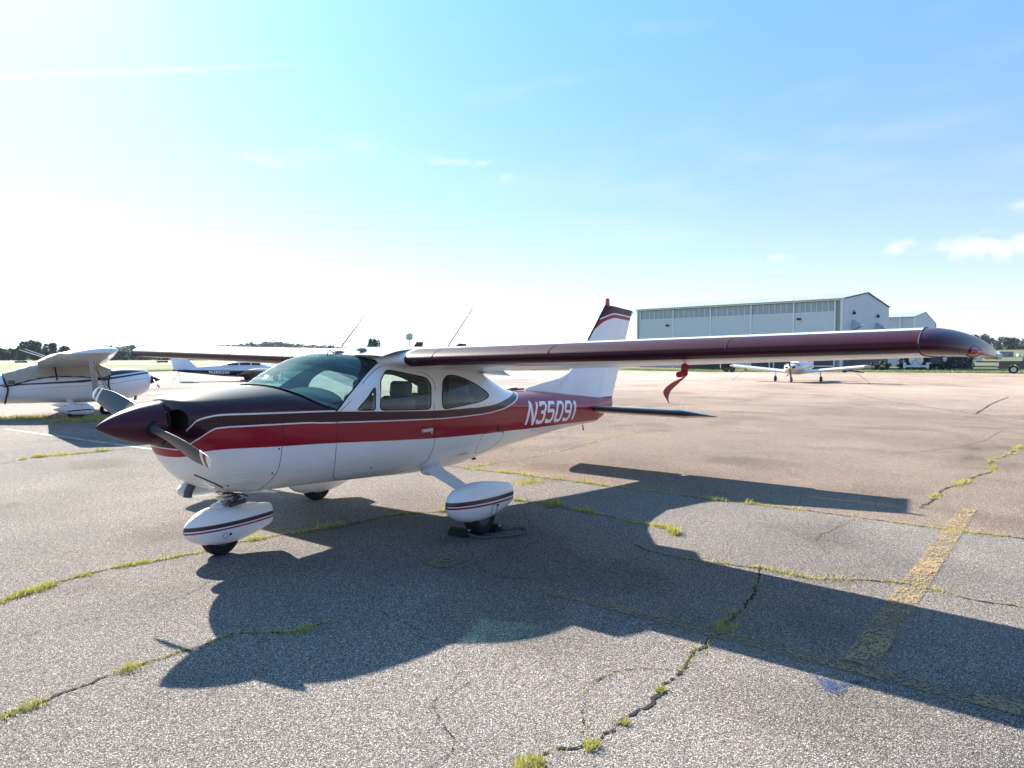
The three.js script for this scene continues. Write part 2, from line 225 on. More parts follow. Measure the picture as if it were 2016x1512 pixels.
function strip(name, d0, d1, s0, s1, y, m, label) { const q = [[d0, s0], [d0, s1], [d1, s1], [d1, s0]].map(([d, s]) => at(d, s)); const g = new THREE.BufferGeometry(); g.setAttribute('position', new THREE.Float32BufferAttribute(q.flatMap((p) => [p[0], y, p[1]]), 3)); g.setAttribute('uv', new THREE.Float32BufferAttribute([0, 0, 1, 0, 1, 1, 0, 1], 2)); g.setAttribute('normal', new THREE.Float32BufferAttribute([0, 1, 0, 0, 1, 0, 0, 1, 0, 0, 1, 0], 3)); g.setIndex([0, 1, 2, 0, 2, 3]); return structure(name, g, m, label); }
strip('taxiway', 190, 213, -190, -20, 0.004, mat([0.36, 0.35, 0.33], 0.9), 'pale concrete taxiway across the grass');
strip('runway', 300, 372, -330, 60, 0.004, mat([0.38, 0.37, 0.35], 0.9), 'pale concrete runway beyond the taxiway');

// ---- paint, cracks, weeds on the asphalt
const wear = (seed, cover, L, W) => canvas(1024, 256, (c, w, h) => { const im = c.createImageData(w, h); for (let j = 0; j < h; j++) for (let i = 0; i < w; i++) { const x = i / w * L, y = j / h * W, e = smooth(0, 1, Math.min(Math.min(i, w - i) / w * L, Math.min(j, h - j) / h * W) / (0.012 + 0.014 * vnoise(x * 30, y * 30, 2))); const n = 0.34 * fbm(x * 5 + seed, y * 9, seed, 3) + 0.30 * vnoise(x * 70, y * 70, seed + 5) + 0.36 * vnoise(x * 170, y * 170, seed); const v = clamp((n - (1 - cover)) * 5 + 0.3) * e * 255, k = (j * w + i) * 4; im.data[k] = im.data[k + 1] = im.data[k + 2] = v; im.data[k + 3] = 255; } c.putImageData(im, 0, 0); }, { data: true });
function paintStrip(name, quad, y, color, cover, seed, label) {
  { const [a, b, c] = quad; if ((b[0] - a[0]) * (c[1] - a[1]) - (b[1] - a[1]) * (c[0] - a[0]) > 0) quad = [quad[0], quad[3], quad[2], quad[1]]; }
  const g = new THREE.BufferGeometry(); g.setAttribute('position', new THREE.Float32BufferAttribute(quad.flatMap((p) => [p[0], y, p[1]]), 3)); g.setAttribute('uv', new THREE.Float32BufferAttribute([0, 0, 1, 0, 1, 1, 0, 1], 2)); g.setAttribute('normal', new THREE.Float32BufferAttribute([0, 1, 0, 0, 1, 0, 0, 1, 0, 0, 1, 0], 3)); g.setIndex([0, 1, 2, 0, 2, 3]);
  return structure(name, g, new THREE.MeshStandardMaterial({ color: lin(...color), roughness: 0.9, alphaMap: wear(seed, cover, Math.hypot(quad[1][0] - quad[0][0], quad[1][1] - quad[0][1]), Math.hypot(quad[3][0] - quad[0][0], quad[3][1] - quad[0][1])), transparent: true, side: THREE.DoubleSide }), label);
}
paintStrip('painted_line', [[1.88, 4.58], [6.85, 4.68], [6.88, 4.86], [1.90, 4.77]], 0.005, [0.29, 0.205, 0.10], 0.56, 3, 'worn ochre painted line running away from the viewer');
paintStrip('painted_line', [[1.80, 2.7], [1.76, 6.2], [1.93, 6.2], [1.95, 2.7]], 0.005, [0.22, 0.165, 0.09], 0.555, 7, 'faded tan painted line crossing below the ochre line');
paintStrip('painted_line', [[3.3, -13.6], [3.75, -6.6], [3.86, -6.6], [3.45, -13.6]], 0.005, [0.55, 0.52, 0.45], 0.52, 9, 'thin pale worn line on the asphalt beyond the propeller');
paintStrip('paint_mark', [[1.66, 4.50], [1.49, 4.60], [1.47, 4.68], [1.60, 4.72]], 0.0055, [0.014, 0.045, 0.15], 0.50, 13, 'splash of blue spray paint on the asphalt by the ochre line');
paintStrip('paint_mark', [[1.66, 4.63], [1.52, 4.60], [1.51, 4.64], [1.74, 4.76]], 0.006, [0.014, 0.045, 0.15], 0.48, 15, 'stroke of blue spray paint beside the blue splash');
// polylines of joints and cracks: [points, crack width, weeds per metre, blade height]
const LINES = [
  [[[-0.95, -0.02], [-0.58, -0.08], [-0.32, -0.19], [0.07, -0.3], [0.42, -0.24], [0.91, -0.2], [1.29, -0.22], [1.57, -0.18], [1.92, -0.04], [2.36, 0.02], [2.92, 0.08], [3.36, 0.42], [3.9, 0.5], [4.21, 0.6]], 0.03, 2900, 0.024],
  [[[4.21, 0.6], [4.27, 1.04], [4.21, 1.42], [4.16, 1.91], [4.07, 2.34], [4.07, 2.53], [3.83, 2.73]], 0.03, 2200, 0.026],
  [[[-1.5, 1.74], [-1.09, 1.72], [-0.95, 1.71], [-0.82, 1.7], [-0.59, 1.66], [-0.41, 1.65], [-0.19, 1.66], [0.09, 1.66], [0.18, 1.73], [0.3, 1.86], [0.54, 1.93]], 0.022, 2300, 0.024],
  [[[-0.5, 3.82], [0.04, 3.84], [0.23, 3.84], [0.36, 3.95], [0.58, 3.97], [0.79, 3.98], [1.21, 3.98], [1.51, 3.91], [1.89, 3.92], [2.19, 3.92], [2.58, 3.88], [3.05, 3.78], [3.36, 3.66]], 0.024, 120, 0.020],
  [[[3.36, 2.6], [3.28, 2.72], [3.2, 3.0], [3.23, 3.33], [3.32, 3.67], [3.31, 3.87], [3.3, 4.09], [3.45, 4.33], [3.58, 4.65], [3.55, 4.87], [3.48, 5.11], [3.53, 5.35], [3.5, 6.4], [3.55, 8]], 0.024, 300, 0.018],
  [[[5.64, -3.2], [5.62, -1.73], [5.64, -0.9], [5.66, 0.2], [5.64, 1.13], [5.66, 1.49], [5.63, 2.36], [5.68, 2.78], [5.67, 4.04], [5.65, 4.66], [5.68, 5.29], [5.66, 7], [5.67, 9]], 0.03, 380, 0.022],
  [[[6.6, 4.35], [6.99, 4.39], [7.85, 4.42], [9.33, 4.65], [10.28, 4.8], [11.3, 4.71], [12.41, 4.9], [14, 5.0]], 0.045, 380, 0.025],
  [[[0.9, -7.1], [1.5, -7.34], [2.03, -7.73], [2.4, -7.73], [3.51, -7.69], [5, -7.7]], 0.03, 600, 0.03],
  [[[5.62, -1.73], [5.6, -0.97], [5.71, -0.32], [5.5, -0.1], [5.27, 0.08], [5.05, 0.05]], 0.03, 700, 0.03],
  [[[5.7, -1.5], [6.08, -1.37], [7.59, -1.28], [9.83, -1.61], [12, -1.7]], 0.02, 260, 0.018],
  [[[3.3, -20], [4.2, -17.6], [4.9, -15.2], [5.4, -13.6], [5.9, -12], [6.3, -9.5]], 0.03, 500, 0.06],
  [[[2.1, 2.6], [1.9, 2.15], [2.3, 1.6], [2.7, 1.15]], 0.008, 0, 0], [[[1.25, 3.95], [1.1, 3.72], [0.86, 3.68], [0.6, 3.78], [0.44, 3.9]], 0.008, 14, 0.02], [[[0.9, 2.05], [0.62, 2.9], [0.42, 3.1], [0.1, 3.2]], 0.008, 0, 0],
  [[[4.21, 0.6], [3.5, 1.3], [3.1, 1.75], [2.6, 1.9]], 0.008, 0, 0], [[[3.3, 3.9], [4.1, 3.95], [4.5, 3.8], [5.6, 3.9]], 0.007, 0, 0], [[[-1.2, 0.9], [-0.6, 0.7], [0.1, 0.8], [0.5, 0.6]], 0.006, 0, 0],
  [[[0.5, 3.15], [0.2, 3.2], [0.0, 3.5], [-0.4, 3.55]], 0.006, 0, 0], [[[4.4, 0.8], [4.6, 2.0], [4.5, 3.6], [4.55, 5.2]], 0.006, 0, 0], [[[12.4, 4.9], [13.5, 6.2], [12.8, 8]], 0.03, 0, 0], [[[9.8, 1.2], [11, 3.1], [13.4, 4.2], [17, 4.6]], 0.02, 0, 0], [[[33.8, -2], [28.3, 0.27], [25.67, 1.68], [22.5, 3.75], [21, 4.9], [17, 8]], 0.09, 0, 0], [[[22.6, 3.7], [29.5, 3.8], [33.8, 4]], 0.10, 0, 0],
];
{
  const R = rng(5), crackP = [], crackI = [], blades = [];
  for (const [pts, w, density, h] of LINES) {
    const cv = new THREE.CatmullRomCurve3(pts.map((p) => V(p[0], 0, p[1])), false, 'centripetal'), L = cv.getLength(), n = Math.max(8, Math.round(L / 0.02)), base = crackP.length / 3, seed = Math.floor(R() * 900);
    for (let i = 0; i <= n; i++) {
      const p = cv.getPointAt(i / n), t = cv.getTangentAt(i / n), wob = (fbm(i * 0.06, seed, seed, 4) - 0.5) * 0.08 + (hash2(i, seed, 8) - 0.5) * 0.014 + (fbm(i * 0.3, seed + 5, seed, 3) - 0.5) * 0.04, ww = w * clamp((0.5 * fbm(i * 0.09, seed + 3, 8, 3) + 0.5 * hash2(i, seed, 4)) * 1.9 - 0.45, 0.08, 1.2) * 0.5;
      const nx = -t.z, nz = t.x; crackP.push(p.x + nx * (wob + ww), 0.004, p.z + nz * (wob + ww), p.x + nx * (wob - ww), 0.004, p.z + nz * (wob - ww));
      if (i < n) { const k = base + i * 2; crackI.push(k, k + 1, k + 2, k + 2, k + 1, k + 3); }
      // weeds: clumped along the crack
      const cl = smooth(0.38, 0.66, 0.6 * fbm(i * 0.02, seed + 9, 17, 3) + 0.4 * vnoise(i * 0.14, seed, 18)), gap = smooth(0.12, 0.36, vnoise(i * 0.09, seed + 40, 6)), cnt = (density > 700 ? density * (0.2 + 1.1 * cl) : density * cl * 2) * gap * L / n;
      const tufty = smooth(0.5, 0.7, fbm(i * 0.05, seed + 29, 19, 2));
      for (let q = 0; q < cnt + R() - 0.5; q++) { const s = (R() + R() - 1) * (0.026 + 0.045 * cl) + wob; blades.push([p.x + nx * s + (R() - 0.5) * 0.04, p.z + nz * s + (R() - 0.5) * 0.04, h * (0.4 + 1.3 * R() * R()) * (0.6 + 0.5 * cl + 1.0 * tufty), R() * 6.28, R()]); }
    }
  }
  for (const [x, z, n, r, h] of [[4.24, 1.12, 260, 0.10, 0.075], [5.2, 0.05, 600, 0.22, 0.03], [1.96, 1.63, 150, 0.15, 0.016], [5.66, 2.8, 50, 0.05, 0.05], [5.66, 3.3, 60, 0.12, 0.04], [0.08, 3.84, 420, 0.07, 0.03], [0.36, 3.96, 160, 0.04, 0.025], [0.62, 3.98, 90, 0.03, 0.02], [1.0, 3.97, 120, 0.03, 0.02], [2.0, 3.92, 240, 0.10, 0.03], [2.4, -7.75, 200, 0.3, 0.05], [4.6, -16.5, 1500, 0.7, 0.09], [5.4, -14.6, 1500, 0.7, 0.09], [3.8, -18.8, 1400, 0.8, 0.09]])
    for (let k = 0; k < n; k++) { const a = R() * 6.28, q = r * Math.sqrt(R()) * (0.6 + 0.4 * R()); blades.push([x + q * Math.cos(a) * 1.4, z + q * Math.sin(a), h * (0.4 + 0.8 * R()), R() * 6.28, R()]); }
  const cg = new THREE.BufferGeometry(); cg.setAttribute('position', new THREE.Float32BufferAttribute(crackP, 3)); cg.setIndex(crackI); cg.computeVertexNormals();
  structure('asphalt_crack', cg, mat([0.006, 0.005, 0.004], 1), 'dark cracks and open joints between the asphalt slabs');
  const bg = new THREE.BufferGeometry(), bp = [], bn = [];                   // one blade: a bent tapering ribbon
  for (const [y, x, w] of [[0, 0, 0.055], [0.45, 0.1, 0.05], [0.8, 0.32, 0.03], [1, 0.55, 0.004]]) for (const s of [-1, 1]) { bp.push(x, y, s * w); bn.push(-0.7, 0.7, 0); }
  bg.setAttribute('position', new THREE.Float32BufferAttribute(bp, 3)); bg.setAttribute('normal', new THREE.Float32BufferAttribute(bn, 3)); bg.setAttribute('uv', new THREE.Float32BufferAttribute(new Array(16).fill(0), 2)); bg.setIndex([0, 1, 2, 2, 1, 3, 2, 3, 4, 4, 3, 5, 4, 5, 6, 6, 5, 7]);
  const bm = new THREE.MeshPhysicalMaterial({ color: 0xffffff, roughness: 1, transmission: 0.45, thickness: 0, side: THREE.DoubleSide });
  const im = new THREE.InstancedMesh(bg, bm, blades.length), o = new THREE.Object3D(), col = new THREE.Color();
  blades.forEach(([x, z, h, a, t], i) => { o.position.set(x, 0.001, z); o.rotation.set(0, a, (t - 0.6) * 1.1); o.scale.set(h * (0.8 + t), h, Math.max(h, 0.04) * 0.8); o.updateMatrix(); im.setMatrixAt(i, o.matrix); const dry = hash2(i, 3); col.setRGB(mix(0.30, 0.58, dry), mix(0.32, 0.49, dry), mix(0.035, 0.12, dry * dry)); im.setColorAt(i, col); });
  im.name = 'weeds'; im.castShadow = im.receiveShadow = true; scene.add(im); tag(im, 'yellow green grass and weeds growing in the cracks of the asphalt', 'weeds', null, 'stuff');
  // unmown verge in front of the hangars and along the apron edge
  const vb = [], E = [[20, -78.2], [40, -81], [57.5, -66.5], [83.4, -40.5], [80.2, -27.6], [90, -10.4], [93.6, 3], [95.8, 30]];
  for (let e = 0; e + 1 < E.length; e++) { const n = 5200; for (let k = 0; k < n; k++) { const t = R(), s = R() * R() * 9; vb.push([mix(E[e][0], E[e + 1][0], t) + s * 0.8, mix(E[e][1], E[e + 1][1], t) - s * 0.5, 0.14 + 0.22 * R() * R(), R() * 6.28, R()]); } }
  const vm = new THREE.InstancedMesh(bg, bm, vb.length);
  vb.forEach(([x, z, h, a, t], i) => { o.position.set(x, -0.02, z); o.rotation.set(0, a, (t - 0.6) * 0.7); o.scale.set(h, h, h * 1.6); o.updateMatrix(); vm.setMatrixAt(i, o.matrix); const dry = hash2(i, 7); col.setRGB(mix(0.12, 0.36, dry * dry), mix(0.17, 0.33, dry), mix(0.03, 0.09, dry)); vm.setColorAt(i, col); });
  vm.name = 'verge_grass'; vm.castShadow = vm.receiveShadow = true; scene.add(vm); tag(vm, 'rough uncut grass along the far edge of the apron', 'grass', null, 'stuff');
}
// ================================================================ THE MAROON AND WHITE AIRCRAFT
// its axis lies along x (nose towards -x), its left side faces +z
// [x, belt height, half width at the belt, keel height, exponent below the belt]
const LOW = table([[.46, 1.15, .16, .97, 2], [.48, 1.155, .27, .885, 2], [.53, 1.17, .365, .785, 2.1], [.62, 1.19, .43, .68, 2.2], [.78, 1.2, .49, .585, 2.4], [1.0, 1.2, .53, .525, 2.6], [1.2, 1.195, .55, .508, 2.8], [1.7, 1.175, .575, .497, 3], [2.3, 1.145, .59, .467, 3], [3, 1.11, .585, .43, 2.8], [3.5, 1.1, .55, .423, 2.6], [4, 1.08, .49, .47, 2.4], [4.5, 1.05, .41, .525, 2.2], [5.5, .99, .285, .608, 2.1], [6.5, .93, .175, .672, 2], [6.88, .93, .13, .675, 2], [7.05, .93, .105, .715, 2], [7.3, .94, .06, .81, 2], [7.45, .95, .03, .87, 2]]);
const UP2 = table([[1.5, 1.42, 2.3], [1.7, 1.53, 2.3], [2.0, 1.66, 2.3], [2.3, 1.71, 2.3], [2.7, 1.73, 2.3], [3.2, 1.72, 2.3], [3.6, 1.66, 2.3], [3.9, 1.57, 2.2], [4.2, 1.43, 2.1], [4.5, 1.30, 2], [4.8, 1.235, 2], [5.3, 1.21, 2], [6.2, 1.13, 2], [7, 1.055, 2], [7.45, 1.02, 2]]);
const UP1 = table([[.46, 1.30, 2], [.48, 1.325, 2.1], [.53, 1.345, 2.2], [.62, 1.36, 2.3], [.78, 1.375, 2.4], [1, 1.39, 2.5], [1.25, 1.405, 2.5], [1.4, 1.39, 2.5], [1.75, 1.25, 2.5]]);
function halfWidth(x, y, up = UP2) { const [yb, zb, yk, nk] = LOW(x); let t, n; if (y <= yb) { t = (yb - y) / (yb - yk); n = nk; } else { const [yt, k] = up(x); t = (y - yb) / (yt - yb); n = k; } return t >= 1 ? 0 : zb * (1 - t ** n) ** (1 / n); }
const BX0 = 0.4, BX1 = 7.6, BY0 = 0.35, BY1 = 1.8;
const bodyUv = (p) => [(p.x - BX0) / (BX1 - BX0), (p.y - BY0) / (BY1 - BY0)];
// half sections swept from x0 to x1; v runs from the left belt over the top (or under the keel) to the right belt
function skin(x0, x1, up, nu, nv, k = 1, inset = 0) {
  const us = Array.from({ length: nu + 1 }, (_, i) => i / nu);
  if (x0 < 0.5) for (let i = 1; i < 24; i++) us[i] = us[24] * (i / 24) ** 1.8;
  return grid(nu, nv, (u, v) => { const x = mix(x0, x1, u), [yb, zb, yk, nk] = LOW(x), a = v * Math.PI, c = Math.cos(a), s = Math.sin(a); const [yt, n] = up ? up(x) : [yk, nk]; return V(x, yb + (yt - yb) * k * Math.abs(s) ** (2 / n) + (up ? -inset : inset) * Math.abs(s), (zb * k - inset) * Math.sign(c) * Math.abs(c) ** (2 / n)); }, bodyUv, us);
}
const bodyPaint = canvas(2048, 412, (c, w, h) => {
  const X = (x) => (x - BX0) / (BX1 - BX0) * w, Y = (y) => (BY1 - y) / (BY1 - BY0) * h;
  const line = (pts, first = true) => { const cv = new THREE.SplineCurve(pts.map((p) => new THREE.Vector2(...p))).getPoints(160); cv.forEach((p, i) => (i || !first ? c.lineTo(X(p.x), Y(p.y)) : c.moveTo(X(p.x), Y(p.y)))); };
  c.fillStyle = WHITE; c.fillRect(0, 0, w, h);
  for (let i = 0; i < 900; i++) { c.fillStyle = `rgba(120,112,98,${0.01 + 0.03 * hash2(i, 1)})`; const x = hash2(i, 2) * w, y = h * (0.72 + 0.28 * hash2(i, 3)); c.fillRect(x, y, 20 + 120 * hash2(i, 4), 1 + 2 * hash2(i, 5)); }
  const white2 = [[.44, .945], [.49, .937], [.505, .952], [.553, 1.008], [.651, 1.088], [.72, 1.102], [.86, 1.104], [1.4, 1.094], [1.67, 1.077], [2.86, 1.027], [3.4, 1.018], [3.79, 1.022], [4.1, 1.042], [4.293, 1.072], [4.5, 1.125], [4.66, 1.18], [4.8, 1.23], [4.9, 1.30]];
  const redLow = [[.44, .87], [.514, .883], [.568, .905], [.633, .93], [.8, .938], [1.176, .924], [1.695, .904], [2.79, .842], [4.19, .785], [4.96, .758], [6.2, .728], [7.0, .70], [7.2, .62], [7.6, .6]];
  c.fillStyle = RED; c.beginPath(); line(white2); c.lineTo(X(4.9), 0); c.lineTo(w, 0); c.lineTo(w, h); line(redLow.slice().reverse(), false); c.closePath(); c.fill();
  // dark band and cowl top
  const dark = white2.map(([x, y]) => [x - (x > 4.05 ? 0.016 : 0), y + 0.012]);
  const belt = [[.44, .95], [.47, 1.0], [.503, 1.078], [.53, 1.125], [.559, 1.163], [.62, 1.186], [.708, 1.199], [.9, 1.197], [1.373, 1.185], [1.69, 1.176], [2.1, 1.153], [2.86, 1.115], [3.4, 1.106], [3.73, 1.104], [3.95, 1.115], [4.119, 1.139], [4.3, 1.168], [4.5, 1.2], [4.77, 1.245], [4.86, 1.3]];
  c.fillStyle = MAROON; c.beginPath(); line(dark); line(belt.slice().reverse(), false); c.closePath(); c.fill();
  c.fillStyle = MAROON; c.beginPath(); line(belt.filter((p) => p[0] < 1.7).map(([x, y]) => [x, y + 0.013])); c.lineTo(X(1.72), Y(1.19)); c.lineTo(X(1.72), 0); c.lineTo(0, 0); c.lineTo(0, Y(.952)); c.closePath(); c.fill();
  c.fillStyle = MAROON; c.fillRect(0, 0, X(.505), Y(.952)); c.fillRect(0, 0, X(.49), Y(.947));
  // skin laps and rivet rows
  for (const x of [3.3, 3.74, 4.34, 4.98, 5.62, 6.2, 6.78]) { c.fillStyle = 'rgba(40,36,36,0.16)'; c.fillRect(X(x), Y(1.3), 1, Y(.45) - Y(1.3)); for (let y = .5; y < 1.25; y += .03) { c.fillStyle = 'rgba(30,28,28,0.20)'; c.fillRect(X(x + .02), Y(y), 1.4, 1.4); } }
  for (const [y0, y1] of [[.70, .76], [.98, .90]]) { for (let x = 3.3; x < 7; x += .035) { c.fillStyle = 'rgba(30,28,28,0.16)'; c.fillRect(X(x), Y(mix(y0, y1, (x - 3.3) / 3.7)), 1.3, 1.3); } }
  for (let i = 0; i < 40; i++) { c.fillStyle = `rgba(52,44,38,${.02 + .03 * hash2(i, 81)})`; c.fillRect(X(.68 + .1 * hash2(i, 82)), Y(.50 + .14 * hash2(i, 83)), 60 + 160 * hash2(i, 84), 2 + 3 * hash2(i, 85)); }
  // chips and grime on the nose, oil streaks along the belly
  for (let i = 0; i < 60; i++) { c.fillStyle = 'rgba(225,215,210,0.5)'; c.fillRect(X(.5 + .8 * hash2(i, 61)), Y(.9 + .4 * hash2(i, 62)), 1.2, 1.2); }
  for (let i = 0; i < 70; i++) { c.fillStyle = `rgba(70,62,50,${0.01 + 0.02 * hash2(i, 71)})`; c.fillRect(X(.6 + 2.5 * hash2(i, 72) ** 2), Y(.5 + .22 * hash2(i, 73)), 40 + 200 * hash2(i, 74), 1.5 + 3 * hash2(i, 75)); }
});
const dents = noiseTex(256, (u, v) => { const f = (s, t, q) => { const x = u * s, y = v * t, i = Math.floor(x), j = Math.floor(y), a = x - i, b = y - j, m = (c, d) => hash2(((c % s) + s) % s, ((d % t) + t) % t, q), A = a * a * (3 - 2 * a), B = b * b * (3 - 2 * b); return mix(mix(m(i, j), m(i + 1, j), A), mix(m(i, j + 1), m(i + 1, j + 1), A), B); }; const n = 0.7 * f(22, 7, 1) + 0.3 * f(50, 14, 2); return [n, n, n]; }, false);
const bodyM = new THREE.MeshPhysicalMaterial({ bumpMap: dents, bumpScale: 0.0035, map: bodyPaint, roughness: 0.4, specularIntensity: 0.25, clearcoat: 0.55, clearcoatRoughness: 0.06, side: THREE.DoubleSide });
const plane = thing('light_aircraft', 'white high wing aeroplane with maroon nose and red band, registration N35091 on its tail', 'aeroplane');
{
  const VENT = roundPoly([[1.925, 1.178], [2.157, 1.375], [2.125, 1.166]], 0.022), MAIN = roundPoly([[2.18, 1.162], [2.235, 1.43], [2.37, 1.53], [2.842, 1.445], [2.886, 1.39], [2.842, 1.134]], 0.05);
  const REAR = roundPoly([[3.02, 1.13], [3.02, 1.258], [3.07, 1.40], [3.176, 1.462], [3.325, 1.455], [3.469, 1.417], [3.664, 1.344], [3.824, 1.268], [3.868, 1.222], [3.80, 1.192], [3.644, 1.163], [3.098, 1.124]], 0.045);
  const AP = [[1.70, 1.178], [1.85, 1.315], [2.07, 1.470], [2.24, 1.562], [2.335, 1.603]];
  const TOP = [[2.335, 1.603], [2.274, 1.625], [2.18, 1.648], [2.114, 1.660], [2.06, 1.672], [2.035, 1.676]];
  const sc = (P, n) => new THREE.SplineCurve(P.map((p) => new THREE.Vector2(...p))).getPoints(n).map((p) => [p.x, p.y]);
  const SCREEN = [...sc(AP, 24), ...sc(TOP, 16).slice(1), [2.03, 1.80], [1.2, 1.80], [1.2, 1.178]];
  const dVent = polyDist(VENT), dMain = polyDist(MAIN), dRear = polyDist(REAR), dScreen = polyDist(SCREEN);
  const DOOR = roundPoly([[1.706, 1.02], [1.72, 1.172], [1.80, 1.212], [2.09, 1.455], [2.245, 1.535], [2.37, 1.572], [2.875, 1.487], [2.955, 1.40], [2.885, 1.115], [2.908, .96], [2.928, .773], [2.90, .58], [2.6, .50], [1.9, .52], [1.765, .60], [1.715, .78]], 0.06), dDoor = polyDist(DOOR);
  const BAG = roundPoly([[3.75, .80], [3.72, .60], [3.80, .565], [4.15, .60], [4.23, .68], [4.265, .778]], 0.05);
  const zb = (x) => { const q = Math.abs(x); return q; };
  const baseX = table([[0, 1.26], [.15, 1.27], [.3, 1.31], [.42, 1.375], [.5, 1.45], [.55, 1.55], [.572, 1.69]]);   // foot of the windscreen in plan
  let low = skin(.46, 7.45, null, 260, 72), up1 = skin(.46, 1.74, UP1, 90, 64), up2 = skin(1.5, 7.45, UP2, 260, 72);
  const inlet = (x, y, z) => (x < 0.6 ? Math.hypot((Math.abs(z) - 0.238) / 0.108, (y - 1.175) / 0.076) - 1 : 1);
  // upper body: take out the windscreen opening and the windows
  up2 = split(up2, (x, y) => dScreen(x, y))[1];
  const panes = [];
  for (const [d, n] of [[dVent, 'vent_window'], [dMain, 'door_window'], [dRear, 'rear_window']]) { const [a, b] = split(up2, (x, y) => d(x, y)); up2 = b; panes.push([a, n]); }
  const deck = split(up1, (x, y, z) => x - baseX(Math.min(Math.abs(z), .572))[0]); up1 = deck[0];
  low = split(low, inlet)[1]; up1 = split(up1, inlet)[1];
  const [lowA, lowB] = split(low, (x) => x - 1.19), [upA, upB] = split(up1, (x) => x - 1.19);
  const [doorLow, restLow] = split(lowB, (x, y) => dDoor(x, y)), [doorUp, restUp] = split(up2, (x, y) => dDoor(x, y));
  part('cowling', [lowA, upA], bodyM, plane);
  const fuselage = part('fuselage', [restLow, restUp, upB], bodyM, plane);
  const sides = [split(doorLow, (x, y, z) => -z), split(doorUp, (x, y, z) => -z)];
  const doors = [0, 1].map((k) => part('cabin_door', [sides[0][k], sides[1][k]], bodyM, plane));
  const onSkin = (P, s, off = 0, up = UP2) => P.map(([x, y]) => V(x, y, s * (halfWidth(x, y, up) + off)));
  for (const [g, n] of panes) { const two = split(g, (x, y, z) => -z); part(n, two[0], M.glass, n === 'rear_window' ? plane : doors[0]); part(n, two[1], M.glass, n === 'rear_window' ? plane : doors[1]); }
  for (const s of [1, -1]) {
    const d = doors[s > 0 ? 0 : 1];
    for (const [P, h] of [[VENT, d], [MAIN, d], [REAR, plane]]) part('window_seal', tube(onSkin(P, s, 0.001), 0.006, 140, 5, true), M.rubber, h);
    part('door_seam', tube(onSkin(DOOR.filter((p) => true), s, -0.001), 0.0032, 260, 5, true), M.seam, d);
    part('baggage_door_seam', tube(onSkin(BAG, s, -0.001), 0.0032, 140, 5, true), M.seam, fuselage);
    part('screen_seal', tube(onSkin(sc(AP, 20), s, 0.001), 0.007, 60, 5), M.rubber, plane);
    const cow = []; for (let y = 1.19; y > 0.515; y -= 0.02) cow.push([1.19 - 0.05 * smooth(0.75, 0.52, y), y]);
    part('cowling_seam', tube(onSkin(cow, s, -0.0005), 0.0028, 80, 5), M.seam, fuselage);
    for (const [x, y] of [[1.165, 0.905], [1.15, 0.70], [0.86, 0.62], [1.70, 1.09], [4.24, 0.765]]) part('fastener', ball(0.009, 0.009, 0.004, x, y, s * (halfWidth(x, y) + 0.001), 8), M.darkMetal, fuselage);
  }
  // outside latch of the door
  part('door_handle', [box(0.16, 0.036, 0.012, 2.80, 0.925, halfWidth(2.8, .925) + 0.004, 0.03, 0.005), box(0.13, 0.018, 0.014, 2.80, 0.925, halfWidth(2.8, .925) + 0.012, 0.03, 0.004)], M.metal, doors[0]);
  part('door_lock', ball(0.012, 0.012, 0.006, 2.865, 0.893, halfWidth(2.865, .893) + 0.002, 10), M.metal, doors[0]);
  part('fuel_vent', box(0.03, 0.06, 0.012, 4.08, 0.835, halfWidth(4.08, .835) + 0.003), M.black, fuselage);
  // windscreen: a patch stretched between its foot on the cowl deck, the two pillars and the roof edge, bowed outwards
  const deckY = (x, z) => { const [yb, zbx] = LOW(x), [yt, n] = UP1(x), t = clamp(Math.abs(z) / zbx); return yb + (yt - yb) * (1 - t ** n) ** (1 / n); };
  const foot = (s) => { const z = -Math.cos(s * Math.PI) * .572, x = baseX(Math.abs(z))[0]; return V(x, Math.max(deckY(x, z), 1.178) + 0.004, z); };
  const APc = new THREE.SplineCurve(AP.map((p) => new THREE.Vector2(...p))), TOPc = new THREE.SplineCurve(TOP.map((p) => new THREE.Vector2(...p)));
  const pillar = (t, s) => { const p = APc.getPoint(t); return V(p.x, p.y, s * halfWidth(p.x, p.y)); };
  const roofEdge = (s) => { const q = Math.abs(2 * s - 1), p = TOPc.getPoint(1 - q); const z = q < 1e-6 ? 0 : halfWidth(p.x, p.y); return V(p.x, p.y + 0.002, Math.sign(s - 0.5) * Math.min(z, pillar(1, 1).z)); };
  const zr = pillar(1, 1).z, roofAt = (s) => { const z = -Math.cos(s * Math.PI) * zr; let lo = 0, hi = 1; for (let i = 0; i < 24; i++) { const m = (lo + hi) / 2, p = TOPc.getPoint(m); if (halfWidth(p.x, p.y) > Math.abs(z)) lo = m; else hi = m; } const p = TOPc.getPoint(lo); return V(p.x, p.y + 0.001, z); };
  const screenPt = (s, t) => {
    const a = foot(s), b = roofAt(s), l = pillar(t, -1), r = pillar(t, 1), S = (1 - Math.cos(s * Math.PI)) / 2;
    const c00 = foot(0), c10 = foot(1), c01 = roofAt(0), c11 = roofAt(1);
    const p = a.multiplyScalar(1 - t).addScaledVector(b, t).addScaledVector(l, 1 - S).addScaledVector(r, S);
    p.addScaledVector(c00, -(1 - S) * (1 - t)).addScaledVector(c10, -S * (1 - t)).addScaledVector(c01, -(1 - S) * t).addScaledVector(c11, -S * t);
    const bulge = 0.018 * Math.sin(Math.PI * t) * Math.sin(Math.PI * S); p.x -= bulge * 0.55; p.y += bulge; return p;
  };
  const screen = part('windscreen', grid(56, 24, (u, v) => screenPt(u, v * .34)), M.tint[0], plane);
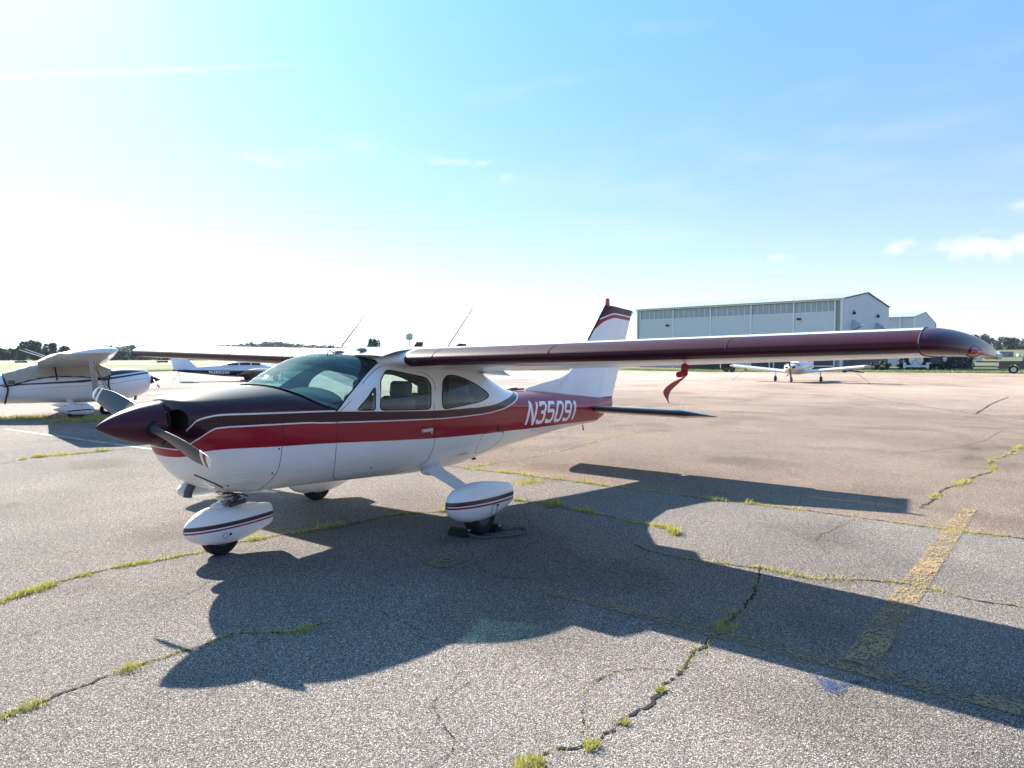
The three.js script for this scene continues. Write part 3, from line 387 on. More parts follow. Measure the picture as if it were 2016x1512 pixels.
  part('tinted_band', grid(56, 6, (u, v) => screenPt(u, mix(.34, .42, v))), M.tint[1], screen); part('tinted_band', grid(56, 14, (u, v) => screenPt(u, mix(.42, 1, v))), M.tint[2], screen);
  part('screen_seal', tube(Array.from({ length: 41 }, (_, i) => foot(i / 40).add(V(0, 0.003, 0))), 0.007, 120, 5), M.rubber, plane);
  part('screen_seal', tube(Array.from({ length: 31 }, (_, i) => roofAt(i / 30).add(V(0, 0.002, 0))), 0.006, 90, 5), M.rubber, plane);
  { const p = screenPt(0.62, 0.9); part('temperature_probe', [tube([p.clone().add(V(-0.01, 0, 0)), p.clone().add(V(-0.07, 0.035, 0.0)), p.clone().add(V(-0.11, 0.0, 0.02)), p.clone().add(V(-0.125, -0.045, 0.03))], 0.005, 20, 6), ball(0.014, 0.014, 0.014, p.x, p.y, p.z, 10)], M.darkMetal, plane); }
  // instrument deck under the windscreen, and the cabin inside
  part('glareshield', deck[1], M.dash, plane);
  part('panel_hood', ball(.17, .16, .47, 1.84, 1.21, 0, 24), M.dash, plane);
  part('instrument_panel', [box(0.05, 0.42, 0.98, 1.83, 0.99, 0, 0, 0.02), box(0.10, 0.03, 1.0, 1.80, 1.21, 0, 0, 0.012)], M.dash, plane);
  for (const s of [1, -1]) part('control_yoke', [bar([1.85, 1.02, s * .27], [2.05, 1.03, s * .27], 0.014), tube([[2.05, 1.11, s * .27 - .13], [2.06, 1.02, s * .27 - .11], [2.05, 1.01, s * .27], [2.06, 1.02, s * .27 + .11], [2.05, 1.11, s * .27 + .13]], 0.014, 24, 8)], M.dash, plane);
  let inner = skin(1.72, 4.3, UP2, 120, 48, 1, 0.028), innerLow = skin(1.72, 4.3, null, 60, 40, 1, 0.028);
  inner = split(inner, (x, y) => dScreen(x, y) - 0.012)[1]; for (const d of [dVent, dMain, dRear]) inner = split(inner, (x, y) => d(x, y) + 0.004)[1];
  part('cabin_lining', [inner, split(innerLow, (x, y) => y - 0.6)[1], box(1.7, 0.02, 0.9, 2.7, 0.605, 0)], M.lining, plane);
  { const sh = new THREE.Shape(); for (let k = 0; k <= 40; k++) { const a = k / 40 * Math.PI * 2, [yb, z0, yk, nk] = LOW(4.28), [yt, n] = UP2(4.28), c = Math.cos(a), s = Math.sin(a), q = s > 0 ? n : nk; const X = (z0 - .03) * Math.sign(c) * Math.abs(c) ** (2 / q), Yy = yb + (s > 0 ? yt - yb - .03 : -(yb - yk - .03)) * Math.abs(s) ** (2 / q); k ? sh.lineTo(X, Yy) : sh.moveTo(X, Yy); } const g = new THREE.ShapeGeometry(sh); g.rotateY(Math.PI / 2); g.translate(4.27, 0, 0); part('rear_bulkhead', g, M.lining, plane); }
  part('firewall', (() => { const g = new THREE.CircleGeometry(1, 40); g.scale(0.50, 0.36, 1); g.rotateY(Math.PI / 2); g.translate(1.25, 0.93, 0); return g; })(), M.black, plane);
  part('engine_baffle', (() => { const g = new THREE.CircleGeometry(1, 40); g.scale(0.36, 0.16, 1); g.rotateY(Math.PI / 2); g.translate(0.56, 1.17, 0); return g; })(), mat([.004, .004, .004], 1), plane);
  const seat = (x, z, w, h, head) => {
    const st = part('seat', [box(0.48, 0.12, w, x - 0.22, 0.80, z, 0, 0.05), (() => { const g = new RoundedBoxGeometry(0.12, h, w, 4, 0.055); g.rotateZ(-0.16); g.translate(x + 0.08, 0.80 + h / 2, z); return g; })()], M.seat, plane);
    for (const q of head) part('headrest', (() => { const g = new RoundedBoxGeometry(0.10, 0.17, 0.27, 4, 0.045); g.rotateZ(-0.12); g.translate(x + 0.145, 0.80 + h + 0.065, z + q); return g; })(), M.seat, st);
    for (const [ax, az] of [[-.4, -w / 2 + .06], [-.4, w / 2 - .06], [0, 0]]) part('seat_post', bar([x + ax, .61, z + az], [x + ax, .76, z + az], .016), M.darkMetal, st);
  };
  seat(2.58, 0.29, 0.46, 0.46, [0]); seat(2.58, -0.29, 0.46, 0.46, [0]); seat(3.50, 0, 0.96, 0.44, [-0.25, 0.25]);
  for (const z of [0.06, 0.20]) { const x = z < 0.1 ? 2.14 : 2.30; part('roof_vent', ball(0.062, 0.020, 0.032, x, 1.697 + (x - 2.16) * 0.16, z, 14), mat([0.16, 0.16, 0.16], 0.7), plane); }
  part('roof_speaker', box(0.14, 0.03, 0.36, 2.35, 1.635, 0, 0, 0.01), M.dash, plane);

  // ---- propeller
  const prof = [[0.001, 0], [0.021, 0.025], [0.045, 0.06], [0.083, 0.13], [0.116, 0.21], [0.141, 0.29], [0.158, 0.37], [0.169, 0.44], [0.170, 0.458], [0.13, 0.46]].map(([r, x]) => new THREE.Vector2(r, x));
  const sp = new THREE.LatheGeometry(new THREE.SplineCurve(prof.slice(0, 8)).getPoints(40).concat(prof.slice(8)), 64); sp.rotateZ(-Math.PI / 2); sp.translate(0, 1.135, 0);
  const spinner = part('spinner', sp, gloss([0.055, 0.008, 0.02], 0.42, { clearcoat: 0.35, clearcoatRoughness: 0.25 }), plane);
  for (const s of [1, -1]) {
    const dir = V(0, -0.215 * s, 0.977 * s), chordAt = table([[0.06, 0.075], [0.2, 0.115], [0.4, 0.162], [0.62, 0.160], [0.82, 0.125], [0.93, 0.095], [0.955, 0.06], [0.968, 0.015]]), thick = table([[0.06, 0.9], [0.2, 0.5], [0.4, 0.16], [0.965, 0.09]]), pitch = table([[0.06, 0.95], [0.3, 0.66], [0.6, 0.42], [0.965, 0.28]]);
    const rad = V().crossVectors(V(-1, 0, 0), dir).normalize();      // towards the leading edge within the disc
    const bladePt = (r0, r1) => (u, v) => { const r = mix(r0, r1, u), ch = chordAt(r)[0], b = pitch(r)[0], [fx, fy] = foil(v, thick(r)[0], 0.03), a = (0.4 - fx) * ch, n = fy * ch; const e = rad.clone().multiplyScalar(Math.cos(b) * a).add(V(-Math.sin(b) * a, 0, 0)).addScaledVector(V(-Math.cos(b), 0, 0), n).addScaledVector(rad, -Math.sin(b) * n); return dir.clone().multiplyScalar(r).add(e).add(V(0.36, 1.135, 0)); };
    const bl = part('propeller_blade', grid(36, 28, bladePt(0.06, 0.835)), M.blade, plane);
    part('tip_stripe', grid(5, 28, bladePt(0.835, 0.868)), M.white, bl, 'inner white band of the blade tip'); part('tip_stripe', grid(5, 28, bladePt(0.868, 0.912)), M.red, bl, 'red band of the blade tip'); part('tip_stripe', grid(10, 28, bladePt(0.912, 0.968)), M.white, bl, 'outer white band of the blade tip');
    part('blade_socket', (() => { const q = dir.clone().multiplyScalar(0.118).add(V(0.36, 1.135, 0)); const g = new THREE.CylinderGeometry(0.066, 0.07, 0.06, 24); g.applyQuaternion(new THREE.Quaternion().setFromUnitVectors(V(0, 1, 0), dir)); g.translate(q.x, q.y, q.z); return g; })(), M.black, spinner);
  }
  part('backplate', tube(Array.from({ length: 48 }, (_, i) => [.463, 1.135 + .168 * Math.cos(i / 48 * 6.2832), .168 * Math.sin(i / 48 * 6.2832)]), .006, 120, 6, true), M.black, spinner);
  for (let i = 0; i < 10; i++) { const a = i / 10 * 6.2832 + .35; part('screw', ball(.004, .005, .005, .445, 1.135 + .1695 * Math.cos(a), .1695 * Math.sin(a), 8), M.metal, spinner); }
  // ---- under the nose
  part('air_scoop', ball(0.19, 0.085, 0.09, 0.84, 0.56, -0.12, 20), M.white, plane);
  part('exhaust_pipe', [tube([[0.78, 0.66, -0.03], [0.72, 0.60, -0.03], [0.695, 0.55, -0.03], [0.69, 0.515, -0.03]], 0.033, 20, 16)], M.darkMetal, plane);
  part('cowl_flap', [(() => { const g = new RoundedBoxGeometry(0.34, 0.010, 0.16, 2, 0.004); g.rotateZ(-0.16); g.translate(1.24, 0.492, 0.06); return g; })()], M.white, plane);
  part('cowl_slot', tube(Array.from({ length: 9 }, (_, i) => { const x = 0.62 + i * 0.028, y = 0.735 - i * 0.0165; return V(x, y, halfWidth(x, y) - 0.002); }), 0.008, 30, 6), mat([0.06, 0.055, 0.05], 0.9), plane);
  part('cowl_rib', tube(Array.from({ length: 7 }, (_, i) => { const x = 0.84 + i * 0.028, y = 0.645 - i * 0.014; return V(x, y, halfWidth(x, y) + 0.001); }), 0.006, 24, 6), M.white, plane);

  // ---- wheels and their fairings
  const stripes = (drawn) => canvas(512, 256, (c, w, h) => { c.fillStyle = '#e2e3e0'; c.fillRect(0, 0, w, h); for (let i = 0; i < 220; i++) { c.fillStyle = `rgba(90,80,66,${0.02 + 0.06 * hash2(i, 91)})`; c.fillRect(w * hash2(i, 92), h * (0.5 + 0.5 * hash2(i, 93)), 6 + 40 * hash2(i, 94), 1 + 2 * hash2(i, 95)); } for (const [y0, y1, t, col] of drawn) { c.fillStyle = col; c.beginPath(); c.moveTo(0, h * (1 - y0)); c.lineTo(w, h * (1 - y1)); c.lineTo(w, h * (1 - y1 + t)); c.lineTo(0, h * (1 - y0 + t)); c.fill(); } for (let i = 0; i < 26; i++) { c.fillStyle = `rgba(40,34,28,${0.2 + 0.3 * hash2(i, 96)})`; c.fillRect(w * hash2(i, 97), h * hash2(i, 98), 1.5 + 3 * hash2(i, 99), 1.5 + 2 * hash2(i, 90)); } });
  const mainTex = new THREE.MeshPhysicalMaterial({ map: stripes([[0.60, 0.56, 0.092, MAROON], [0.485, 0.42, 0.042, RED]]), roughness: 0.38, clearcoat: 0.6, clearcoatRoughness: 0.1, side: THREE.DoubleSide });
  const noseTex = new THREE.MeshPhysicalMaterial({ map: stripes([[0.58, 0.64, 0.095, MAROON], [0.452, 0.515, 0.04, RED]]), roughness: 0.42, clearcoat: 0.5, clearcoatRoughness: 0.15, side: THREE.DoubleSide });
  const pantUv = (x0, y0, L, Hh) => (p) => [clamp((p.x - x0) / L, 0.002, 0.998), clamp((p.y - y0) / Hh, 0.002, 0.998)];
  const tyre = (r, w, x, y, z) => { const pr = [[r * 0.45, -w * .42], [r * .72, -w * .5], [r * .9, -w * .44], [r * .985, -w * .26], [r, 0], [r * .985, w * .26], [r * .9, w * .44], [r * .72, w * .5], [r * .45, w * .42]].map((q) => new THREE.Vector2(...q)); const g = new THREE.LatheGeometry(new THREE.SplineCurve(pr).getPoints(28), 40); g.rotateX(Math.PI / 2); g.translate(x, y, z); return g; };
  // [x, yc, half width, up, down, exponent]
  const mainRows = [[2.36, .325, .006, .012, .02, 2], [2.372, .325, .035, .05, .06, 2], [2.42, .325, .068, .10, .11, 2.2], [2.50, .325, .10, .135, .155, 2.3], [2.62, .325, .126, .158, .185, 2.4], [2.74, .325, .134, .163, .195, 2.5], [2.87, .325, .130, .155, .19, 2.5], [3.0, .325, .116, .140, .170, 2.5], [3.13, .325, .094, .118, .135, 2.5], [3.23, .325, .068, .095, .098, 2.5], [3.248, .325, .058, .085, .085, 2.4], [3.252, .325, .01, .02, .02, 2]];
  for (const s of [1, -1]) {
    const z = s * 1.26, w = part('main_wheel', tyre(.165, .15, s > 0 ? 2.80 : 2.84, .163, z), M.rubber, plane);
    part('hub', (() => { const g = new THREE.CylinderGeometry(0.08, 0.08, 0.13, 20); g.rotateX(Math.PI / 2); g.translate(s > 0 ? 2.80 : 2.84, .163, z); return g; })(), M.darkMetal, w);
    let g = bodyLoft(mainRows, 60, 44, pantUv(2.35, .12, .90, .40)); g.translate(0, 0, z);
    g = split(g, (x, y) => y - (0.132 + 0.04 * smooth(2.95, 3.2, x)))[1];
    if (s < 0) g.translate(0.09, -.05, 0);
    const f = part('wheel_fairing', g, mainTex, plane);
    part('fairing_cover', tube([[2.84, .275, z + s * .133], [2.84, .175, z + s * .118], [2.90, .178, z + s * .116], [2.902, .272, z + s * .130]], 0.0022, 40, 4, true), M.seam, f);
    part('fairing_hole', ball(0.012, 0.012, 0.003, 2.925, .265, z + s * .127, 10), M.black, f);
    const rootP = V(3.06, .49, s * .40), endP = V(2.84, .32, s * 1.19), mid = V(2.97, .42, s * .78), cv = new THREE.QuadraticBezierCurve3(rootP, mid, endP);
    part('gear_leg', grid(20, 24, (u, v) => { const p = cv.getPoint(u), a = v * 2 * Math.PI, cw = mix(.125, .085, u), th = mix(.028, .022, u); return V(p.x + cw * Math.cos(a), p.y + th * Math.sin(a) * 0.9, p.z + th * Math.sin(a) * 0.5 * s); }), M.white, plane);
    part('leg_cuff', ball(.15, .05, .09, 3.06, .475, s * .40, 20), M.white, plane);
  }
  const noseW = part('nose_wheel', tyre(.152, .13, .945, .15, 0), M.rubber, plane);
  part('hub', (() => { const g = new THREE.CylinderGeometry(0.07, 0.07, 0.11, 20); g.rotateX(Math.PI / 2); g.translate(.945, .15, 0); return g; })(), M.darkMetal, noseW);
  const noseRows = [[.635, .24, .004, .012, .012, 2], [.647, .24, .030, .045, .045, 2], [.69, .24, .062, .09, .08, 2.2], [.78, .24, .098, .145, .125, 2.4], [.88, .24, .119, .165, .150, 2.5], [.99, .24, .125, .163, .155, 2.6], [1.10, .24, .120, .150, .142, 2.6], [1.22, .24, .104, .138, .118, 2.5], [1.33, .245, .080, .126, .088, 2.6], [1.405, .25, .058, .110, .068, 2.6], [1.42, .25, .048, .098, .058, 2.5], [1.424, .25, .01, .02, .02, 2]];
  let ng = bodyLoft(noseRows, 60, 44, pantUv(.63, .08, .80, .34));
  ng = split(ng, (x, y) => y - (0.102 + 0.03 * smooth(1.1, 1.3, x)))[1];
  const nf = part('nose_wheel_fairing', ng, noseTex, plane);
  part('fairing_hole', ball(0.013, 0.013, 0.004, .97, .185, .121, 10), M.black, nf);
  part('fairing_ring', tube(Array.from({ length: 20 }, (_, i) => [.925 + .022 * Math.cos(i / 20 * 6.283), .18 + .022 * Math.sin(i / 20 * 6.283), .1225]), 0.0018, 40, 4, true), M.seam, nf);
  part('fairing_neck', [ball(.07, .055, .05, .925, .385, 0, 16), ball(.20, .03, .045, 1.10, .372, 0, 18)], M.white, nf);
  const strut = part('nose_strut', [bar([.96, .36, 0], [1.0, .56, 0], .024, .024, 14), bar([.945, .38, 0], [.985, .47, 0], .034, .034, 14)], M.metal, plane);
  part('steering_collar', [box(.085, .035, .13, .985, .465, 0, 0, .01), box(.07, .045, .075, .97, .425, 0, 0, .012), box(.05, .03, .16, .99, .505, 0, 0, .008)], M.metal, strut);
  part('torque_link', [bar([1.0, .50, .03], [1.11, .46, .02], .010), bar([1.0, .50, -.03], [1.11, .46, -.02], .010), bar([1.11, .46, .02], [1.01, .40, .03], .010), bar([1.11, .46, -.02], [1.01, .40, -.03], .010), bar([1.11, .46, -.03], [1.11, .46, .03], .012)], M.darkMetal, strut);
  part('shimmy_damper', bar([1.0, .415, .07], [1.14, .43, .06], .02, .02, 12), M.darkMetal, strut);
  part('steering_rod', tube([[.93, .52, .07], [1.0, .515, .09], [1.08, .50, .09], [1.16, .465, .07]], .006, 20, 6), M.black, strut); part('steering_rod', tube([[.94, .515, -.07], [1.02, .50, -.08], [1.12, .47, -.05]], .006, 20, 6), M.black, strut);
  part('brake_line', tube([[1.02, .52, .05], [1.06, .48, .10], [1.02, .43, .08], [1.0, .39, .05]], .005, 20, 6), M.black, strut);

  // ---- wings
  const LEx = 2.38, TEx = (z) => 3.94 - .066 * Math.abs(z), LEy = (z) => 1.625 + .0225 * (Math.abs(z) - .8), TEy = (z) => 1.505 + .0355 * (Math.abs(z) - .8), HALF = 5.17, RIB = 4.86;
  const wingPt = (z, t, fs = 0) => { let lx = LEx, tx = TEx(z), ly = LEy(z), ty = TEy(z), th = .138, dy = 0; const q = (Math.abs(z) - RIB) / (HALF - RIB);
    if (q > 0) { const c = Math.sqrt(Math.max(1 - q * q, 0)); lx = mix(tx - .03, LEx, c ** 0.85); ly = mix(ty, LEy(z), .25 + .75 * c); th *= c ** 0.8 * 1.0; dy = -.03 * q * q; }
    const [fx, fy] = foil(t, th, .036), ch = tx - lx; return V(lx + fx * ch, mix(ly, ty, fx) + fy * (tx - LEx) * (q > 0 ? (ch / (tx - LEx)) ** 0.25 : 1) + dy, z); };
  const tOf = (x) => Math.acos(2 * x - 1) / (2 * Math.PI);   // outline parameter of a chord fraction, upper side
  const wingUv = (p) => [(p.x - 2.3) / 1.7, p.z / 4];
  const wingWhite = new THREE.MeshPhysicalMaterial({ bumpMap: dents, bumpScale: 0.003, map: canvas(512, 1024, (c, w, h) => { c.fillStyle = '#dedfdc'; c.fillRect(0, 0, w, h); for (let i = 0; i < 500; i++) { c.fillStyle = `rgba(110,100,84,${0.01 + 0.035 * hash2(i, 191)})`; c.fillRect(w * hash2(i, 192), h * hash2(i, 193), 30 + 160 * hash2(i, 194), 1 + 3 * hash2(i, 195)); } }), roughness: 0.34, clearcoat: 0.5, clearcoatRoughness: 0.12, side: THREE.DoubleSide });
  const leMat = gloss([0.046, 0.006, 0.015], 0.5, { clearcoat: 0.3, clearcoatRoughness: 0.16, specularIntensity: 0.2, bumpMap: noiseTex(256, (u, v, i, j) => { const n = 0.5 * hash2(i >> 1, j >> 1, 9) + 0.5 * vnoise(u * 20 % 20, v * 20 % 20, 4); return [n, n, n]; }, false), bumpScale: 0.0004 });
  for (const s of [1, -1]) {
    const seg = (z0, z1, t0, t1, nu, nv) => grid(nu, nv, (u, v) => wingPt(s * mix(z0, z1, u), mix(t0, t1, v)), wingUv);
    const A = tOf(.13), Bq = 1 - tOf(.065), C = tOf(.745), D = 1 - tOf(.745);
    const w = part('wing', [seg(.10, RIB, C, A, 30, 20), seg(.10, RIB, Bq, D, 30, 20), seg(.10, .70, A, Bq, 4, 30), seg(.10, .62, 0, C, 4, 10), seg(.10, .62, D, 1, 4, 10)], wingWhite, plane);
    part('leading_edge', seg(.70, RIB, A, Bq, 40, 36), leMat, w);
    const surf = (name, z0, z1) => { const aft = (u, v) => { const t = v < .5 ? mix(C * .985, 0, v * 2) : mix(1, 1 - C * .985, v * 2 - 1); return wingPt(s * mix(z0, z1, u), clamp(t, 0, 1)); }; part(name, [grid(24, 24, aft, wingUv), grid(1, 1, (u, v) => { const a = aft(u, 0), b = aft(u, 1); return a.lerp(b, v); })], wingWhite, w); };
    surf('flap', .64, 2.72); surf('aileron', 2.74, 4.84);
    const tip = part('wing_tip', grid(30, 60, (u, v) => wingPt(s * mix(RIB + .004, HALF - .0005, 1 - (1 - u) ** 1.6), v), wingUv), gloss([0.052, 0.007, 0.018], 0.4, { clearcoat: 0.4, clearcoatRoughness: 0.05, specularIntensity: 0.2 }), w);
    part('tip_seam', tube(Array.from({ length: 60 }, (_, i) => wingPt(s * (RIB + .002), .02 + .96 * i / 59).add(V(0, 0, 0))), .0045, 120, 5), M.seam, w);
    for (const z of [1.05, 2.32, 3.75]) part('skin_seam', tube(Array.from({ length: 24 }, (_, i) => wingPt(s * z, mix(.40, .57, i / 23))), .0025, 50, 4), mat([0.02, 0.006, 0.01], .8), w);
    { const p = wingPt(s * 5.09, .515); const l = part('navigation_light', ball(.05, .03, .04, p.x + .028, p.y - .004, p.z, 24), s > 0 ? new THREE.MeshPhysicalMaterial({ color: lin(0.45, 0.012, 0.012), roughness: 0.08, clearcoat: 1, side: THREE.DoubleSide }) : new THREE.MeshPhysicalMaterial({ color: lin(0.01, 0.22, 0.12), roughness: 0.08, clearcoat: 1, side: THREE.DoubleSide }), tip); part('light_base', ball(.052, .034, .045, p.x + .036, p.y - .004, p.z - s * .002, 18), M.darkMetal, l); }
    { const p = wingPt(s * .84, .5); part('stall_vent', box(.012, .028, .06, p.x + .003, p.y - .01, p.z), M.black, w); }
    part('filler_cap', ball(.045, .008, .045, 2.95, wingPt(s * 1.6, tOf(.37)).y + .004, s * 1.6, 14), M.darkMetal, w);
  }
  part('roof_fairing', grid(30, 30, (u, v) => { const x = mix(2.18, 4.1, u), z = mix(-.62, .62, v), e = Math.sqrt(Math.max(0, 1 - (z / .63) ** 4)), y = table([[2.18, 1.69], [2.4, 1.742], [2.8, 1.775], [3.2, 1.76], [3.6, 1.69], [4.1, 1.47]])(x)[0]; return V(x, y - .02 * (1 - e) - .02, z); }), M.white, plane);
  for (const s of [1, -1]) part('wing_root_fillet', grid(16, 20, (u, v) => { const t = mix(tOf(.35), 1 - tOf(.16), v), a = wingPt(s * .70, t), f = 1 - u, p = a.clone(); const z = s * mix(.30, .70, u), lead = f * f; p.z = z; p.x = a.x - .10 * lead * smooth(.35, .0, (a.x - LEx)) ; p.y = a.y - .03 * lead; return p; }), M.white, plane);
  // ---- aerials and roof fittings
  part('whip_aerial', [bar([2.30, 1.76, -.10], [2.59, 2.07, -.10], .009, .006, 6), bar([2.30, 1.755, -.10], [2.335, 1.80, -.10], .010, .006, 8)], M.darkMetal, plane);
  part('whip_aerial', [bar([3.62, 1.66, 0], [4.15, 2.23, 0], .010, .007, 6), bar([3.62, 1.66, 0], [3.67, 1.715, 0], .010, .006, 8)], M.darkMetal, plane);
  part('blade_aerial', (() => { const sh = new THREE.Shape(); sh.moveTo(0, 0); sh.lineTo(.20, 0); sh.lineTo(.22, .05); sh.lineTo(.10, .055); const g = new THREE.ExtrudeGeometry(sh, { depth: .014, bevelEnabled: true, bevelSize: .003, bevelThickness: .003, bevelSegments: 2 }); g.translate(3.72, 1.75, .08); return g; })(), M.black, plane);
  part('blade_aerial', (() => { const sh = new THREE.Shape(); sh.moveTo(0, 0); sh.lineTo(.13, 0); sh.lineTo(.15, .05); sh.lineTo(.05, .05); const g = new THREE.ExtrudeGeometry(sh, { depth: .014, bevelEnabled: true, bevelSize: .003, bevelThickness: .003, bevelSegments: 2 }); g.translate(3.27, 1.765, -.10); return g; })(), M.black, plane);
  part('locator_aerial', [box(.30, .022, .07, 5.0, 1.238, 0, 0, .01), box(.12, .03, .05, 4.96, 1.245, 0, 0, .01)], M.black, plane);

  // ---- tail
  const finLE = table([[.98, 5.20], [1.23, 5.21], [1.30, 5.55], [1.36, 5.99], [1.395, 6.15], [1.45, 6.27], [1.55, 6.37], [1.92, 6.75], [2.47, 7.27]]);   // by height
  const hinge = (y) => 7.0 + .465 * (y - 1.06), rudTE = (y) => 7.50 + .464 * (y - 1.06), finTop = (x) => 2.46 - .055 * (x - 7.28);
  const FX0 = 5.1, FX1 = 8.3, FY0 = .8, FY1 = 2.6;
  const finPaint = canvas(1024, 576, (c, w, h) => {
    const X = (x) => (x - FX0) / (FX1 - FX0) * w, Y = (y) => (FY1 - y) / (FY1 - FY0) * h, line = (pts, first = true) => { new THREE.SplineCurve(pts.map((p) => new THREE.Vector2(...p))).getPoints(80).forEach((p, i) => (i || !first ? c.lineTo(X(p.x), Y(p.y)) : c.moveTo(X(p.x), Y(p.y)))); };
    c.fillStyle = WHITE; c.fillRect(0, 0, w, h);
    c.fillStyle = RED; c.beginPath(); line([[6.5, 1.72], [6.75, 1.93], [6.89, 2.05], [7.01, 2.12], [7.18, 2.2], [7.39, 2.25], [7.55, 2.268], [8.0, 2.25], [8.3, 2.235]]); c.lineTo(w, 0); c.lineTo(X(6.3), 0); c.closePath(); c.fill();
    c.fillStyle = WHITE; c.beginPath(); line([[6.6, 1.9], [7.01, 2.185], [7.18, 2.252], [7.39, 2.305], [7.55, 2.322], [8.01, 2.302], [8.3, 2.29]]); c.lineTo(w, 0); c.lineTo(X(6.3), 0); c.closePath(); c.fill();
    c.fillStyle = MAROON; c.beginPath(); line([[6.6, 1.93], [7.02, 2.207], [7.18, 2.272], [7.39, 2.325], [7.55, 2.342], [8.02, 2.322], [8.3, 2.31]]); c.lineTo(w, 0); c.lineTo(X(6.3), 0); c.closePath(); c.fill();
    c.strokeStyle = MAROON; c.lineWidth = 14; c.beginPath(); c.moveTo(X(6.74), Y(1.92)); c.lineTo(X(7.28), Y(2.47)); c.stroke();
    c.fillStyle = RED; c.fillRect(X(7.1), Y(1.045), w, h); c.fillStyle = 'rgba(0,0,0,0.10)'; for (const k of [.12, .20]) { c.beginPath(); c.moveTo(X(7.19 + k), Y(1.47)); c.lineTo(X(7.62 + k), Y(2.4)); c.lineWidth = 1.5; c.strokeStyle = 'rgba(90,90,95,0.5)'; c.stroke(); }
  });
  const finM = new THREE.MeshPhysicalMaterial({ map: finPaint, roughness: 0.4, specularIntensity: 0.2, clearcoat: 0.35, clearcoatRoughness: 0.08, side: THREE.DoubleSide }), finUv = (p) => [(p.x - FX0) / (FX1 - FX0), (p.y - FY0) / (FY1 - FY0)];
  const finPt = (sgn) => (u, v) => { const y0 = mix(.98, 2.47, v), le = finLE(y0)[0], te = hinge(y0), x = mix(le, te, u ** 1.5), y = Math.min(y0, finTop(x)), d = x - le, main = Math.max(0, x - (5.98 + .96 * (y0 - 1.17))), T = mix(.055, .032, v), h = Math.max(.012 * Math.min(1, Math.sqrt(d / .02)), T * Math.sqrt(clamp(main / .25)) * (1 - .25 * smooth(.25, .8, main))); return V(x, y, sgn * h * Math.min(1, Math.sqrt(d / .03 + 1e-6))); };
  const fin = part('vertical_fin', [grid(40, 60, finPt(1), finUv), grid(40, 60, finPt(-1), finUv), grid(30, 2, (u, v) => { const a = finPt(1)(u, 1), b = finPt(-1)(u, 1); return a.lerp(b, v); }, finUv)], finM, plane);
  part('dorsal_crease', tube([[5.98, 1.27, .05], [6.1, 1.32, .022], [6.2, 1.385, .018]], .006, 12, 5), M.white, fin);
  const rudPt = (sgn) => (u, v) => { const y0 = mix(.86, 2.46, v), x0 = hinge(y0) + .006, x1 = rudTE(y0) - .25 * smooth(1.0, .86, y0), x = mix(x0, x1, u); return V(x, Math.min(y0, finTop(x)), sgn * mix(mix(.042, .024, v), .003, u)); };
  const rud = part('rudder', [grid(16, 50, rudPt(1), finUv), grid(16, 50, rudPt(-1), finUv), grid(16, 2, (u, v) => { const a = rudPt(1)(u, 1), b = rudPt(-1)(u, 1); return a.lerp(b, v); }, finUv), grid(16, 2, (u, v) => { const a = rudPt(1)(u, 0), b = rudPt(-1)(u, 0); return a.lerp(b, v); }, finUv)], finM, plane);
  part('rudder_horn', [box(.05, .035, .02, 8.13, 2.385, 0, 0, .006), bar([8.12, 2.36, 0], [8.125, 2.32, 0], .006)], M.metal, rud);
  part('beacon_light', [(() => { const g = new THREE.CylinderGeometry(.032, .038, .10, 20); g.translate(7.33, 2.49, 0); return g; })(), ball(.032, .028, .032, 7.33, 2.54, 0, 16)], new THREE.MeshPhysicalMaterial({ color: lin(0.42, 0.012, 0.016), roughness: 0.12, clearcoat: 1, side: THREE.DoubleSide }), fin);
  const stabPt = (s, t0, t1) => (u, v) => { const z = mix(.06, 1.735, u), q = clamp((z - 1.50) / .235), te = 7.47, le = mix(6.64 + .02 * z, te - .02, 1 - Math.sqrt(1 - (q * .999) ** 1.7)), ch = te - le, t = mix(t0, t1, v), [fx, fy] = foil(t, .135, 0), x = le + fx * ch; return V(x, .905 - (x - 6.64) * .118 - .002 * z + fy * mix(.83, ch, .8) * (1 - q * .6), s * z); };
  for (const s of [1, -1]) {
    const k = tOf(.10), st = part('stabilator', [grid(30, 20, stabPt(s, 0, k)), grid(30, 20, stabPt(s, 1 - k, 1))], wingWhite, plane);
    part('stabilator_leading_edge', grid(30, 16, stabPt(s, k, 1 - k)), gloss([0.03, 0.012, 0.02], 0.35), st);
    part('tip_seam', tube(Array.from({ length: 30 }, (_, i) => stabPt(s, 0, 1)((1.43 - .06) / 1.675, .25 + .5 * i / 29)), .003, 60, 4), M.seam, st);
  }
  part('tail_skid', [bar([6.62, .66, 0], [6.64, .60, 0], .008), ball(.02, .02, .012, 6.64, .595, 0, 10)], M.darkMetal, plane);
  part('belly_drain', box(.05, .02, .03, 4.0, .468, .15), M.black, plane);
  // ---- registration on both sides, a thin vinyl patch that follows the skin
  const reg = canvas(1024, 256, (c, w, h) => { c.fillStyle = '#000'; c.fillRect(0, 0, w, h); c.fillStyle = '#fff'; c.strokeStyle = '#fff'; c.lineWidth = 33; c.lineJoin = 'round'; c.lineCap = 'butt';
    // squared display figures drawn stroke by stroke on a slanted grid
    const S = (pts, ox, wd, close) => { c.beginPath(); pts.forEach(([x, y], i) => { const Y = 30 + (1 - y) * 196, X = 40 + ox + x * wd + y * 46 - 20; i ? c.lineTo(X, Y) : c.moveTo(X, Y); }); if (close) c.closePath(); c.stroke(); };
    let o = 10; S([[0, -.02], [0, 1], [.06, 1], [.94, 0], [1, 0], [1, 1.02]], o, 118); o += 172;
